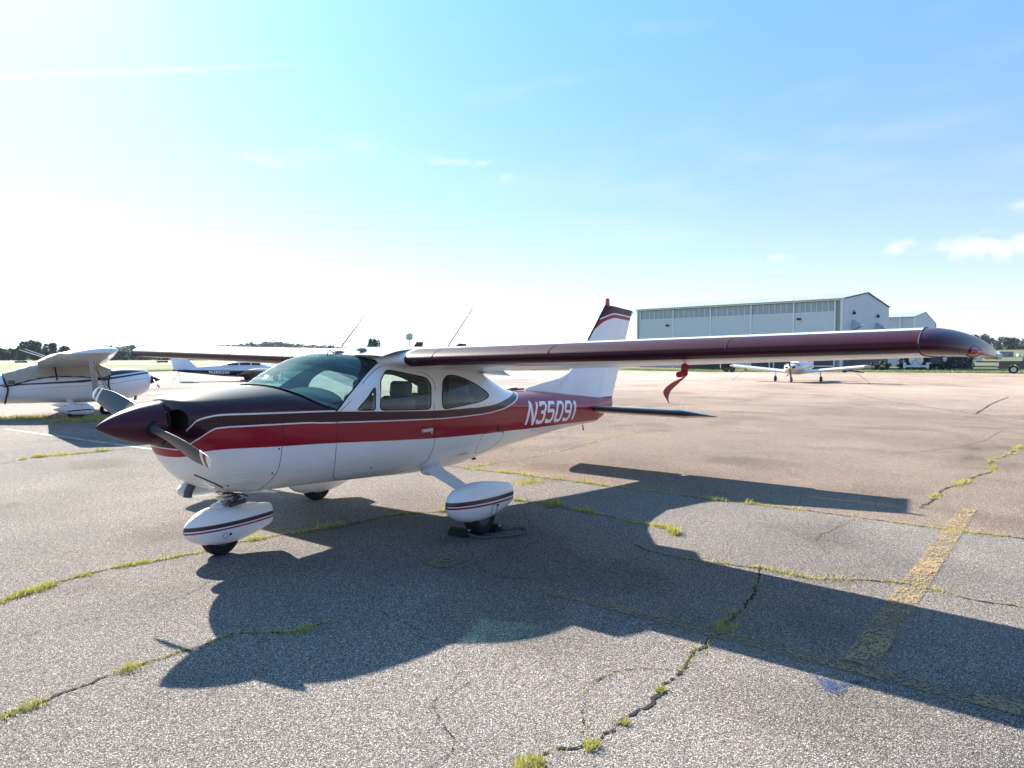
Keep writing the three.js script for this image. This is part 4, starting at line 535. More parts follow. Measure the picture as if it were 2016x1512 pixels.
    S([[.0, .82], [.1, .97], [.85, .97], [1, .84], [1, .63], [.86, .52], [.35, .52]], o, 104); S([[.86, .52], [1, .40], [1, .15], [.85, .03], [.1, .03], [0, .17]], o, 104); o += 158;
    S([[1, .97], [.02, .97], [.0, .56], [.85, .58], [1, .46], [1, .17], [.85, .03], [.1, .03], [0, .17]], o, 104); o += 158;
    S([[.14, .03], [0, .17], [0, .83], [.14, .97], [.86, .97], [1, .83], [1, .17], [.86, .03]], o, 104, true); o += 158;
    S([[.02, .15], [.14, .03], [.86, .03], [1, .17], [1, .83], [.86, .97], [.14, .97], [0, .83], [0, .60], [.14, .47], [1, .47]], o, 104); o += 158;
    S([[.02, .84], [.34, .97], [.34, 0]], o, 90);
  }, { data: true });
  const regM = new THREE.MeshPhysicalMaterial({ color: lin(0.86, 0.86, 0.85), roughness: 0.4, alphaMap: reg, transparent: true, side: THREE.DoubleSide });
  for (const s of [1, -1]) part('registration_number', grid(40, 14, (u, v) => { const x = mix(4.70, 6.27, u), y = mix(mix(.785, .745, u), mix(1.135, 1.068, u), v); return V(x, y, s * (halfWidth(x, y) + .0025)); }, (p, u, v) => [s > 0 ? u : 1 - u, v]), regM, fuselage);
}
// ---- things that hang on it or stand by it
{
  const cv = thing('pitot_cover', 'red fabric cover with a faded streamer hanging under the near wing', 'pitot cover', [2.6, 1.66, 3.37]);
  const red = mat([0.34, 0.010, 0.018], .75);
  part('sleeve', [(() => { const g = new RoundedBoxGeometry(.048, .095, .045, 4, .02); g.translate(0, -.105, 0); return g; })(), (() => { const g = new RoundedBoxGeometry(.125, .042, .045, 4, .019); g.rotateZ(.04); g.translate(-.048, -.135, 0); return g; })()], red, cv);
  part('knob', ball(.014, .014, .014, .012, -.085, .024, 12), red, cv);
  part('streamer', grid(40, 4, (u, v) => { const c = new THREE.CatmullRomCurve3([V(0, -.155, 0), V(-.018, -.178, -.026), V(-.052, -.212, -.060), V(-.078, -.250, -.090), V(-.090, -.290, -.100), V(-.074, -.345, -.086)]); const p = c.getPoint(u), w = mix(.010, .036, smooth(0, .45, u)) * (1 - .65 * smooth(.7, 1, u)); return p.add(V((v - .5) * w * .9, (v - .5) * w * -.75, (v - .5) * w * .6 + Math.sin(u * 7 + v * 2) * .005)); }), new THREE.MeshPhysicalMaterial({ color: lin(.42, .10, .10), roughness: .9, transmission: .4, thickness: 0, side: THREE.DoubleSide }), cv);
  part('pitot_mast', [bar([.01, -.07, 0], [.005, .04, 0], .009, .012)], M.metal, cv);
  const chock = (x, z, turn, label, first) => { const o = thing('wheel_chock', label, 'chock', [x, 0, z], turn, 'chocks at the near main wheel'); const sh = new THREE.Shape(); sh.moveTo(-.055, 0); sh.lineTo(.055, 0); sh.lineTo(.018, .056); sh.lineTo(-.018, .056); sh.closePath(); const g = new THREE.ExtrudeGeometry(sh, { depth: .19, bevelEnabled: true, bevelSize: .006, bevelThickness: .006, bevelSegments: 2 }); g.translate(0, .006, -.095); part('block', g, M.rubber, o); part('eyelet', tube([[0, .05, .10], [.014, .06, .11], [0, .068, .10], [-.014, .06, .11]], .005, 16, 5, true), M.metal, o); return o; };
  chock(2.635, 1.16, .10, 'black rubber chock ahead of the near main wheel, nearest the viewer'); chock(2.97, 1.27, -.1, 'black rubber chock behind the near main wheel, half hidden by the tyre');
  const rp = part('chock_rope', tube([[2.635, .03, 1.26], [2.66, .012, 1.40], [2.75, .012, 1.47], [2.85, .012, 1.55], [3.0, .012, 1.62], [3.15, .012, 1.55], [3.16, .012, 1.44], [3.05, .012, 1.40], [2.98, .03, 1.37]], .009, 120, 7), mat([.07, .085, .10], .9), scene); tag(rp, 'grey blue rope looped on the ground between the two chocks', 'rope');
  const ring = thing('tie_down_anchor', 'rusty tie down ring set in a weedy hollow in the shadow of the fuselage', 'tie-down ring', [1.96, 0, 1.63]);
  part('dirt_patch', (() => { const n = 40, sh = new THREE.Shape(); for (let k = 0; k <= n; k++) { const a = k / n * 6.2832, r = .15 * (.8 + .4 * vnoise(Math.cos(a) * 2 + 4, Math.sin(a) * 2 + 4, 3)); k ? sh.lineTo(r * 1.3 * Math.cos(a), r * Math.sin(a)) : sh.moveTo(r * 1.3 * Math.cos(a), r * Math.sin(a)); } const g = new THREE.ShapeGeometry(sh); g.rotateX(-Math.PI / 2); g.translate(0, .0045, 0); return g; })(), mat([.10, .085, .055], 1), ring);
  part('ring', tube(Array.from({ length: 16 }, (_, i) => [.04 * Math.cos(i / 16 * 6.283), .012, .04 * Math.sin(i / 16 * 6.283)]), .007, 40, 6, true), mat([.22, .17, .13], .6, .5), ring);
}
// ================================================================ THE OTHER AIRCRAFT
const navy = gloss([0.010, 0.016, 0.045], .4), paintW = gloss([.66, .69, .72], .35), tan = mat([.40, .36, .28], .95);
{ // high wing aircraft under a canvas cover, nose to the right; local nose +x, near wing +z
  const th = 0.31, n = V(Math.cos(th), 0, Math.sin(th)), rt = V(-Math.sin(th), 0, Math.cos(th));
  const a = thing('covered_aircraft', 'white high wing aeroplane with dark blue stripes under a tan canvas cabin cover', 'aeroplane', [5.53 - rt.x * 1.2, -0.03, -15.4 - rt.z * 1.2], -th);
  const rows = [[-7.0, 1.02, .03, .12, .10, 2], [-4.6, .98, .24, .26, .26, 2.1], [-2.9, .93, .40, .36, .38, 2.3], [-1.9, .93, .50, .33, .50, 2.6], [-.8, .92, .55, .33, .50, 2.8], [.6, .92, .55, .40, .51, 2.8], [1.15, .94, .52, .43, .50, 2.6], [1.60, .95, .48, .40, .40, 2.5], [1.90, .97, .42, .33, .25, 2.4], [1.97, .98, .34, .25, .17, 2.3], [1.98, .98, .01, .02, .02, 2]];
  const tex = canvas(1024, 256, (c, w, h) => { const X = (x) => (x + 7.1) / 9.2 * w, Y = (y) => (1.40 - y) / 1.05 * h; c.fillStyle = '#dfe3e6'; c.fillRect(0, 0, w, h); c.fillStyle = '#0b1026'; const q = (p) => { c.beginPath(); p.forEach(([x, y], i) => (i ? c.lineTo(X(x), Y(y)) : c.moveTo(X(x), Y(y)))); c.fill(); }; q([[-3.6, .855], [.2, .985], [1.0, 1.08], [2.05, 1.25], [2.05, 1.29], [.9, 1.12], [0, 1.035], [-3.6, .865]]); q([[-7, .80], [-3.6, .855], [-3.6, .868], [-7, .81]]); q([[.88, 1.16], [2.05, 1.325], [2.05, 1.45], [.88, 1.45]]); c.fillStyle = '#8a8078'; q([[-1.9, .78], [.9, .93], [1.95, 1.09], [1.95, 1.098], [.9, .945]]); });
  const tm = new THREE.MeshPhysicalMaterial({ map: tex, roughness: .4, clearcoat: .6, clearcoatRoughness: .1, side: THREE.DoubleSide });
  part('fuselage', bodyLoft(rows, 80, 48, (p) => [(p.x + 7.1) / 9.2, (p.y - .35) / 1.05]), tm, a);
  // canvas cover over cabin and windscreen
  const coverTop = table([[-1.60, 1.29], [-1.4, 1.35], [-1.0, 1.48], [-.5, 1.60], [.2, 1.62], [.42, 1.58], [.90, 1.37]]), coverLow = table([[-1.60, .90], [-1.3, .98], [-1.0, 1.07], [-.4, 1.16], [.2, 1.14], [.6, 1.10], [.90, 1.18]]);
  const body = table(rows);
  const wid = (x, y) => { const [yc, hw, hu, hd, e] = body(x); const t = y > yc ? (y - yc) / (hu * 1.0) : 0; return y <= yc ? hw : hw * (t < 1 ? Math.max((1 - t ** e) ** (1 / e), 0) : 0); };
  const cov = part('canvas_cover', grid(60, 48, (u, v) => { const x = mix(-1.60, .90, u), yt = coverTop(x)[0], yl = coverLow(x)[0], s = v * 2 - 1, w0 = wid(x, yl) + .05, ang = Math.abs(s), y = ang > .45 ? mix(yl, mix(yl, yt, .88), smooth(1, .45, ang) * .5 + (1 - ang) / .55 * .5) : mix(mix(yl, yt, .88), yt, 1 - (ang / .45) ** 2), z = ang > .45 ? mix(w0, w0 * .74, (1 - ang) / .55) : w0 * .74 * ang / .45; const wr = .010 * Math.sin(x * 19 + y * 23) + .014 * (fbm(x * 3 + 5, y * 5 + x * 4, 7, 3) - .5); return V(x, y + wr * .4, Math.sign(s) * (z + wr)); }), tan, a);
  const strap = (pts, r = .022) => part('strap', tube(pts, r, 50, 6), mat([.012, .014, .03], .8), cov);
  const edge = (x) => { const y = coverLow(x)[0]; return [x, y, wid(x, y) + .035]; };
  strap(Array.from({ length: 16 }, (_, i) => edge(-1.60 + 2.5 * i / 15)), .018); strap([[-1.62, 1.30, .0], [-1.61, 1.22, .36], [-1.56, 1.02, .55], [-1.50, .84, .57], [-1.54, .62, .54], [-1.58, .44, .25]], .022); strap([[.90, 1.39, .05], [.90, 1.28, .42], [.84, 1.06, .54], [.83, .88, .57], [.92, .62, .52], [.98, .44, .3]], .020);
  strap([[-.48, 1.57, .43], [-.44, 1.38, .50], [-.41, 1.16, .60], [-.40, 1.05, .60]], .018); strap([edge(-1.56), [-1.4, .93, .57], [-1.25, .95, .58]], .013); strap([[.52, 1.08, .585], [.70, 1.04, .57], [.84, 1.04, .55]], .013); strap([[.46, 1.06, .585], [.88, 1.26, .46]], .013);
  part('cover_label', box(.14, .10, .012, -1.42, 1.02, .575), mat([.12, .12, .10], .9), cov);
  // wings with strut
  const wingA = (s) => { const f = (z0, z1, c0, c1) => grid(16, 40, (u, v) => { const z = mix(z0, z1, u), q = smooth(.9, 1, u) * 0, [fx, fy] = foil(v, .13, .02), c = mix(c0, c1, u), le = mix(.82, .78, u); return V(le - fx * c, mix(1.56 + .055 * z, 1.37 + .077 * z, fx) + fy * c, s * z); }); const w = part('wing', f(.30, 2.6, 1.63, 1.63), paintW, a); part('outer_panel', grid(20, 40, (u, v) => { const z = mix(2.6, 5.25, u), [fx, fy] = foil(v, .13, .02), c = mix(1.63, 1.14, u), le = mix(.78, .68, u); return V(le - fx * c, mix(1.56 + .055 * z, 1.37 + .077 * z, fx) + fy * c, s * z); }), paintW, w); part('wing_tip', grid(14, 40, (u, v) => { const q = 1 - (1 - u) ** 1.5, z = 5.25 + .28 * q, k = Math.sqrt(Math.max(1 - q * q, 1e-5)), [fx, fy] = foil(v, .13, .02), c = 1.14 * mix(.45, 1, k); return V(.68 - .30 * (1 - k) - fx * c, mix(1.56 + .055 * 5.25, 1.37 + .077 * 5.25, .26 * (1 - k) + fx * c / 1.14) - .03 * q * q + fy * 1.14 * k, s * z); }), paintW, w); part('tip_light', ball(.03, .02, .04, .50, 1.83, s * 5.46, 10), M.black, w); return w; };
  wingA(1); wingA(-1);
  for (const s of [1, -1]) part('wing_strut', grid(10, 16, (u, v) => { const p = V(.52, .62, s * .53).lerp(V(.30, 1.66, s * 2.75), u), q = v * 6.2832; return V(p.x + .075 * Math.cos(q), p.y + .02 * Math.sin(q), p.z + .02 * Math.sin(q) * s); }), paintW, a);
  for (const s of [1, -1]) { part('gear_leg', tube([[-.12, .48, s * .35], [-.08, .40, s * .7], [0, .30, s * 1.15]], .085, 20, 10), paintW, a); const w = part('main_wheel', (() => { const g = new THREE.TorusGeometry(.145, .065, 12, 28); g.translate(0, .20, s * 1.2); return g; })(), M.rubber, a); const f = part('wheel_fairing', (() => { const g = bodyLoft([[-.52, .27, .01, .01, .01, 2], [-.35, .26, .06, .07, .06, 2], [-.05, .24, .12, .15, .13, 2.3], [.2, .23, .125, .16, .13, 2.3], [.38, .22, .08, .11, .09, 2.2], [.44, .22, .01, .02, .02, 2]], 36, 30); g.translate(0, .02, s * 1.2); return g; })(), paintW, a); part('stripe', tube([[.44, .245, s * 1.2 + .012], [.30, .27, s * 1.2 + .122], [.1, .262, s * 1.2 + .131], [-.2, .24, s * 1.2 + .102]], .016, 24, 6), navy, f); }
  part('nose_strut', bar([.82, .20, 0], [.86, .5, 0], .03), M.metal, a); part('nose_wheel', (() => { const g = new THREE.TorusGeometry(.12, .055, 10, 24); g.translate(.80, .175, 0); return g; })(), M.rubber, a); part('exhaust_pipe', bar([1.52, .44, .22], [1.55, .62, .2], .035), M.darkMetal, a);
  const hub = part('spinner', (() => { const g = new THREE.ConeGeometry(.13, .26, 24); g.rotateZ(-Math.PI / 2); g.translate(2.10, 1.02, 0); return g; })(), M.black, a);
  for (const s of [1, -1]) part('propeller_blade', (() => { const g = new RoundedBoxGeometry(.03, .9, .12, 2, .012); g.translate(0, .48, 0); g.rotateY(.7); g.rotateX(s > 0 ? 1.75 : 1.75 + Math.PI); g.translate(2.05, 1.02, 0); return g; })(), M.black, hub);
  part('whip_aerial', [bar([-.50, 1.62, -.3], [-1.25, 1.90, -.3], .014, .009, 6)], M.white, a); part('whip_aerial', [bar([-.42, 1.62, .1], [-1.12, 1.92, .1], .014, .009, 6)], M.white, a);
  part('vertical_fin', grid(14, 16, (u, v) => { const y = mix(1.05, 2.2, v), le = mix(-5.2, -6.6, v), te = mix(-7.0, -7.5, v), s = Math.sin(u * 2 * Math.PI), x = mix(le, te, .5 - .5 * Math.cos(u * 2 * Math.PI)); return V(x, y, .04 * s); }), paintW, a);
  const rope = (p) => part('tie_down_rope', bar(p[0], p[1], .009), mat([.12, .11, .10], .9), a); rope([[.34, 1.6, 2.65], [.95, .05, 1.6]]); rope([[.36, 1.45, 2.3], [1.1, .35, .7]]); rope([[-6.6, .85, 0], [-6.2, 0, .1]]);
}
function lowWing(name, label, pos, turn, opt) {      // low wing aircraft, local nose +x, right wing +z
  const a = thing(name, label, 'aeroplane', pos, turn), up = opt.upper, lo = opt.lower;
  const rows = [[-5.1, 1.06, .02, .05, .05, 2], [-4.6, 1.04, .09, .13, .13, 2], [-3.2, 1.02, .25, .26, .27, 2.1], [-1.6, 1.0, .48, .40, .44, 2.4], [-.2, .98, .56, .42, .48, 2.7], [.9, .98, .55, .36, .46, 2.6], [1.6, .98, .48, .30, .38, 2.5], [2.05, .98, .40, .24, .30, 2.4], [2.12, .98, .30, .17, .22, 2.3], [2.14, .98, .01, .02, .02, 2]];
  const g = bodyLoft(rows, 60, 40), two = split(g, (x, y) => y - (opt.line + (opt.slope || 0) * x)); const f = part('fuselage', two[1], up, a); part('lower_fuselage', two[0], lo, f);
  const cab = bodyLoft([[-2.4, 1.30, .02, .02, .02, 2], [-1.7, 1.32, .40, .16, .1, 2.3], [-.9, 1.34, .50, .30, .1, 2.5], [-.1, 1.34, .50, .34, .1, 2.5], [.55, 1.32, .46, .22, .1, 2.4], [1.15, 1.28, .30, .04, .05, 2]], 40, 36);
  part(opt.cover ? 'canvas_cover' : 'cabin_top', cab, opt.cover || up, a);
  if (opt.cover) part('cover_skirt', grid(24, 24, (u, v) => { const x = mix(-2.2, 1.5, u), s = v * 2 - 1; return V(x, 1.36 - .22 * Math.abs(s) ** 3 + .012 * Math.sin(x * 17), s * (.575 - .03 * u)); }), opt.cover, a);
  else for (const s of [1, -1]) for (const [x0, x1] of [[-1.55, -.85], [-.75, -.05], [.03, .62]]) part('cabin_window', grid(4, 4, (u, v) => { const x = mix(x0, x1, u), y = mix(1.37, 1.56 - .05 * Math.abs(x + .2), v); return V(x, y, s * (.52 - .30 * (v * .45) ** 1.6)); }), gloss([.02, .025, .03], .1), a);
  for (const s of [1, -1]) {
    const w = part('wing', grid(16, 36, (u, v) => { const z = mix(.3, 4.25, u), [fx, fy] = foil(v, .14, .02), c = mix(1.65, 1.45, u); return V(.75 - fx * c, .66 + .105 * (z - .3) + fy * c, s * z); }), opt.wing || up, a);
    part('wing_tip', grid(10, 36, (u, v) => { const q = 1 - (1 - u) ** 1.5, z = 4.25 + .3 * q, k = Math.sqrt(Math.max(1 - q * q, 1e-5)), [fx, fy] = foil(v, .14, .02), c = 1.45 * mix(.5, 1, k); return V(.75 - .3 * (1 - k) - fx * c, 1.075 + .03 * q + fy * 1.45 * k, s * z); }), opt.tip || up, w);
    part('tailplane', grid(10, 24, (u, v) => { const z = mix(.05, 1.55, u), [fx, fy] = foil(v, .09, 0); return V(-4.1 - fx * .8, 1.06 + fy * .8, s * z); }), up, a);
    const m = part('main_wheel', (() => { const q = new THREE.TorusGeometry(.14, .07, 12, 24); q.translate(-.1, .21 + (opt.sink || 0), s * 1.5); return q; })(), M.rubber, a); part('hub', (() => { const q = new THREE.CylinderGeometry(.09, .09, .08, 16); q.rotateX(Math.PI / 2); q.translate(-.1, .21 + (opt.sink || 0), s * 1.5); return q; })(), M.metal, m);
    part('gear_leg', opt.fairing ? [box(.34, .42, .16, -.05, .52, s * 1.5, 0, .05)] : [bar([-.1, .24, s * 1.5], [-.05, .74, s * 1.46], .035)], opt.fairing ? lo : M.metal, a);
  }
  const nw = part('nose_wheel', (() => { const q = new THREE.TorusGeometry(.13, .065, 12, 24); q.translate(1.75, .195 + (opt.sink || 0), 0); return q; })(), M.rubber, a); part('nose_strut', bar([1.75, .2, .05], [1.65, .72, 0], .035), M.metal, nw);
  part('vertical_fin', grid(24, 14, (u, v) => { const y = mix(1.08, 2.15, v), le = mix(-3.4, -4.45, v), te = mix(-5.0, -5.25, v), q = u * 2 * Math.PI; return V(mix(le, te, .5 - .5 * Math.cos(q)), y, mix(.045, .025, v) * Math.sin(q)); }), up, a);
  const sp = part('spinner', (() => { const q = new THREE.ConeGeometry(.15, .30, 24); q.rotateZ(-Math.PI / 2); q.translate(2.29, 1.02, 0); return q; })(), opt.spinner || up, a);
  for (const s of [1, -1]) part('propeller_blade', (() => { const q = new RoundedBoxGeometry(.03, .88, .13, 2, .012); q.translate(0, .48, 0); q.rotateY(.5); q.rotateX((opt.prop || 0) + (s > 0 ? 0 : Math.PI)); q.translate(2.2, 1.02, 0); return q; })(), M.blade, sp);
  return a;
}
{
  const B = lowWing('low_wing_aircraft', 'white over dark blue low wing aeroplane N2852W parked beyond the far wing', [26.2, -.24, -40.5], -.44, { upper: gloss([.62, .67, .74], .4), lower: navy, wing: gloss([.30, .30, .30], .4), line: .97, slope: -.02, fairing: true, sink: .24 });
  const t = canvas(512, 96, (c, w, h) => { c.fillStyle = '#000'; c.fillRect(0, 0, w, h); c.fillStyle = '#fff'; c.font = 'bold 92px sans-serif'; c.textAlign = 'center'; c.textBaseline = 'middle'; c.fillText('N2852W', w / 2, h / 2 + 4); }, { data: true });
  part('registration_number', grid(12, 3, (u, v) => { const x = mix(-3.1, -1.15, u), y = mix(.72, .98, v) - .035 * (x + 2) ; const hw = table([[-3.2, .25], [-1.6, .48], [-.2, .56]])(x)[0]; return V(x, y + .03, hw * .985 + .02); }), new THREE.MeshStandardMaterial({ color: lin(.75, .75, .75), alphaMap: t, transparent: true, roughness: .5, side: THREE.DoubleSide }), B);
  part('tie_down_rope', [bar([-4.7, .92, 0], [-5.2, 0, .5], .012), bar([-4.7, .92, 0], [-4.5, 0, -.4], .012)], mat([.1, .1, .1], .9), B);
  part('boarding_step', bar([-.9, .75, .62], [-1.0, .35, .66], .015), M.metal, B);
  const C = lowWing('low_wing_aircraft', 'white low wing aeroplane facing the viewer with its cabin wrapped in a white cover', [48.2, 0, -8.5], 3.19, { upper: gloss([.62, .58, .50], .4), lower: gloss([.50, .45, .36], .45), wing: paintW, tip: gloss([.35, .22, .2], .4), cover: mat([.74, .76, .80], .9), line: .9, spinner: gloss([.5, .46, .38], .4), prop: .1 });
  part('cowl_inlet', [ball(.02, .07, .12, 2.13, 1.03, .22, 12), ball(.02, .07, .12, 2.13, 1.03, -.22, 12), ball(.02, .05, .08, 2.13, .85, 0, 12)], M.black, C);
  part('tie_down_rope', [bar([.2, .95, 3.4], [.5, 0, 4.4], .014), bar([.2, .95, -3.4], [.4, 0, -4.6], .014)], mat([.25, .23, .2], .9), C);
  part('brake_hose', [tube([[1.7, .66, .1], [1.55, .5, .3], [1.5, .42, .25]], .02, 12, 6), bar([1.2, .56, .3], [1.35, .40, .45], .02)], M.black, C);
}
// ================================================================ BUILDINGS
const ribbed = (col, pitch = .3) => new THREE.MeshStandardMaterial({ color: lin(...col), roughness: .55, side: THREE.DoubleSide, bumpMap: noiseTex(64, (u) => { const n = smooth(.0, .12, u) * smooth(.34, .22, u); return [n, n, n]; }, false), bumpScale: .03 });
const wallM = ribbed([.58, .625, .67]), gableM = ribbed([.66, .68, .69]), blueM = ribbed([.035, .055, .085]), trimM = mat([.70, .72, .71], .5), paneM = new THREE.MeshPhysicalMaterial({ color: lin(.26, .33, .38), roughness: .35, clearcoat: .4, side: THREE.DoubleSide }), roofM = ribbed([.30, .34, .33]);
function panel(w, h, x, y, z, axis) { const g = axis === 'x' ? new THREE.BoxGeometry(w, h, .06) : new THREE.BoxGeometry(.06, h, w); g.translate(x, y, z); const u = g.attributes.uv, p = g.attributes.position; for (let i = 0; i < u.count; i++) u.setXY(i, (axis === 'x' ? p.getX(i) : p.getZ(i)) / .3, p.getY(i)); return g; }
{
  const X0 = 110.9, X1 = 134.9, Z0 = -55.6, Z1 = -19.7, EV = 10.55, PK = 12.25, XM = (X0 + X1) / 2;
  const h = thing('hangar', 'long pale grey metal hangar with a strip of high windows under the eave', 'hangar', [0, 0, 0], -0.10);
  { const pv = V(X0, 0, Z1), q = pv.clone().applyAxisAngle(V(0, 1, 0), -0.10); h.position.copy(pv.sub(q)); }
  const bays = [-55.1, -48.2, -41.0, -33.8, -26.84, -20.64], BW = 1.55;
  part('wall', panel(Z1 - Z0 - .1, EV - .1, X0 + .20, (EV - .1) / 2, (Z0 + Z1) / 2, 'z'), mat([.30, .33, .34], .8), h);
  for (let i = 0; i < 5; i++) {
    const a = bays[i] + .12, b = bays[i + 1] - .12, w = b - a, c = (a + b) / 2, low = i > 1;
    part('wall_panel', panel(w, EV - BW - .35 - (low ? 2.3 : .1), X0 + .03, (EV - BW - .35 + (low ? 2.3 : .1)) / 2, c, 'z'), wallM, h);
    if (low) part('dark_wainscot', panel(w, 2.25, X0 + .02, 1.14, c, 'z'), blueM, h);
    const n = 7; for (let k = 0; k < n; k++) { const pw = w / n; part('window_pane', box(.05, BW - .06, pw - .16, X0 + .06, EV - .3 - BW / 2, a + pw * (k + .5)), paneM, h); if (k) part('mullion', box(.10, BW, .10, X0 + .03, EV - .3 - BW / 2, a + pw * k), trimM, h); }
    part('window_rail', box(.10, .10, w, X0 + .02, EV - .32 - BW, c), trimM, h);
  }
  for (const z of bays) part('bay_post', box(.14, EV - .25, .24, X0 - .02, (EV - .25) / 2, z), trimM, h);
  part('corner_trim', box(.30, EV, .30, X0 - .01, EV / 2, Z1 + .03), trimM, h); part('corner_trim', box(.30, EV, .30, X0 - .01, EV / 2, Z0 - .03), trimM, h);
  part('eave_gutter', box(.30, .22, Z1 - Z0 + .9, X0 - .16, EV - .10, (Z0 + Z1) / 2, 0, .05), trimM, h);
  for (const z of [-49.3, -26.0]) { const l = part('wall_light', box(.35, .28, .62, X0 - .2, 7.5 + (z > -30 ? .25 : 0), z, 0, .06), M.black, h); part('bracket', box(.18, .10, .12, X0 - .03, 7.62, z), M.black, l); }
  for (const z of [-30.6, -29.9]) part('door_post', box(.2, 2.3, .2, X0 - .06, 1.15, z), trimM, h);
  // gable end towards +z, in sheets
  const sh = (x0, x1) => { const s = new THREE.Shape(), y = (x) => EV - .12 + (PK - EV) * (1 - Math.abs(x - XM) / (XM - X0)); s.moveTo(x0, 2.3); s.lineTo(x1, 2.3); s.lineTo(x1, y(x1)); if (x0 < XM && x1 > XM) s.lineTo(XM, y(XM)); s.lineTo(x0, y(x0)); const g = new THREE.ExtrudeGeometry(s, { depth: .06, bevelEnabled: false }); g.translate(0, 0, Z1 - .06); const u = g.attributes.uv; for (let i = 0; i < u.count; i++) u.setXY(i, g.attributes.position.getX(i) / .3, g.attributes.position.getY(i)); return g; };
  for (let i = 0; i < 4; i++) { const a = X0 + .15 + i * (X1 - X0 - .3) / 4, b = a + (X1 - X0 - .3) / 4; part('gable_panel', sh(a + .02, b - .02), gableM, h); part('dark_wainscot', panel(b - a - .04, 2.25, (a + b) / 2, 1.14, Z1 - .03, 'x'), blueM, h); }
  part('wall', [panel(X1 - X0 - .5, EV - .3, XM, (EV - .3) / 2, Z1 - .22, 'x'), panel(X1 - X0, EV, XM, EV / 2, Z0, 'x'), panel(Z1 - Z0 - .1, EV, X1, EV / 2, (Z0 + Z1) / 2, 'z')], gableM, h);
  for (const s of [0, 1]) { const a = s ? V(X1 + .2, EV + .02, 0) : V(X0 - .4, EV + .02, 0), b = V(XM, PK + .08, 0), L = a.distanceTo(b), g = new THREE.BoxGeometry(L, .12, Z1 - Z0 + .3); const u = g.attributes.uv; for (let i = 0; i < u.count; i++) u.setXY(i, g.attributes.position.getZ(i) / .3, 0); g.rotateZ(Math.atan2(b.y - a.y, b.x - a.x) + (s ? Math.PI : 0)); g.translate((a.x + b.x) / 2, (a.y + b.y) / 2, (Z0 + Z1) / 2); part('roof', g, roofM, h); }
  for (const [x, y] of [[116.2, 6.9], [128.2, 6.9]]) { const s = new THREE.Shape(); s.moveTo(0, 0); s.lineTo(1.25, .75); s.lineTo(1.25, 1.0); s.lineTo(0, 1.75); s.closePath(); const g = new THREE.ExtrudeGeometry(s, { depth: 1.5, bevelEnabled: false }); g.rotateY(-Math.PI / 2); g.translate(x + .75, y - 1.0, Z1 + .01); const v = part('vent_hood', g, mat([.42, .47, .52], .5), h); part('hood_lip', box(1.6, .34, .05, x, y - .12, Z1 + 1.29), mat([.72, .74, .75], .5), v); part('wall_light', [box(.4, .45, .4, x - .3, y + 1.75, Z1 + .25, 0, .1), bar([x - .3, y + 2.1, Z1], [x - .3, y + 2.1, Z1 + .3], .05)], M.black, h); }
  part('downpipe', box(.14, EV - .4, .14, X0 + .6, (EV - .4) / 2, Z1 + .08), trimM, h);
}
{
  const X0 = 158.5, X1 = 190, Z1 = -16.8, Z0 = -62, EV = 9.9, PK = 11.6, XM = (X0 + X1) / 2, h = thing('hangar', 'smaller pale metal hangar standing behind the long hangar, right of it', 'hangar');
  part('wall', panel(Z1 - Z0, EV, X0, EV / 2, (Z0 + Z1) / 2, 'z'), wallM, h); part('wall', panel(Z1 - Z0, EV, X1, EV / 2, (Z0 + Z1) / 2, 'z'), wallM, h); part('wall', panel(X1 - X0, EV, XM, EV / 2, Z0, 'x'), wallM, h);
  const s = new THREE.Shape(); s.moveTo(X0, 0); s.lineTo(X1, 0); s.lineTo(X1, EV); s.lineTo(XM, PK); s.lineTo(X0, EV); const g = new THREE.ExtrudeGeometry(s, { depth: .1, bevelEnabled: false }); g.translate(0, 0, Z1); const u = g.attributes.uv; for (let i = 0; i < u.count; i++) u.setXY(i, g.attributes.position.getX(i) / .3, 0); part('gable_wall', g, gableM, h);
  for (const q of [0, 1]) { const a = q ? V(X1 + .4, EV, 0) : V(X0 - .4, EV, 0), b = V(XM, PK + .1, 0), L = a.distanceTo(b), r = new THREE.BoxGeometry(L, .15, Z1 - Z0 + .3); r.rotateZ(Math.atan2(b.y - a.y, b.x - a.x) + (q ? Math.PI : 0)); r.translate((a.x + b.x) / 2, (a.y + b.y) / 2 + .06, (Z0 + Z1) / 2); part('roof', r, roofM, h); }
  part('corner_trim', box(.4, EV, .4, X0, EV / 2, Z1 + .12), trimM, h); part('corner_trim', box(.4, EV, .4, X1, EV / 2, Z1 + .12), trimM, h); part('big_door', box(7, 4.5, .12, X0 + 8, 2.25, Z1 + .17), mat([.62, .66, .70], .5), h); part('downpipe', box(.3, EV, .3, X0 - .25, EV / 2, Z1 - 2.4), trimM, h);
}
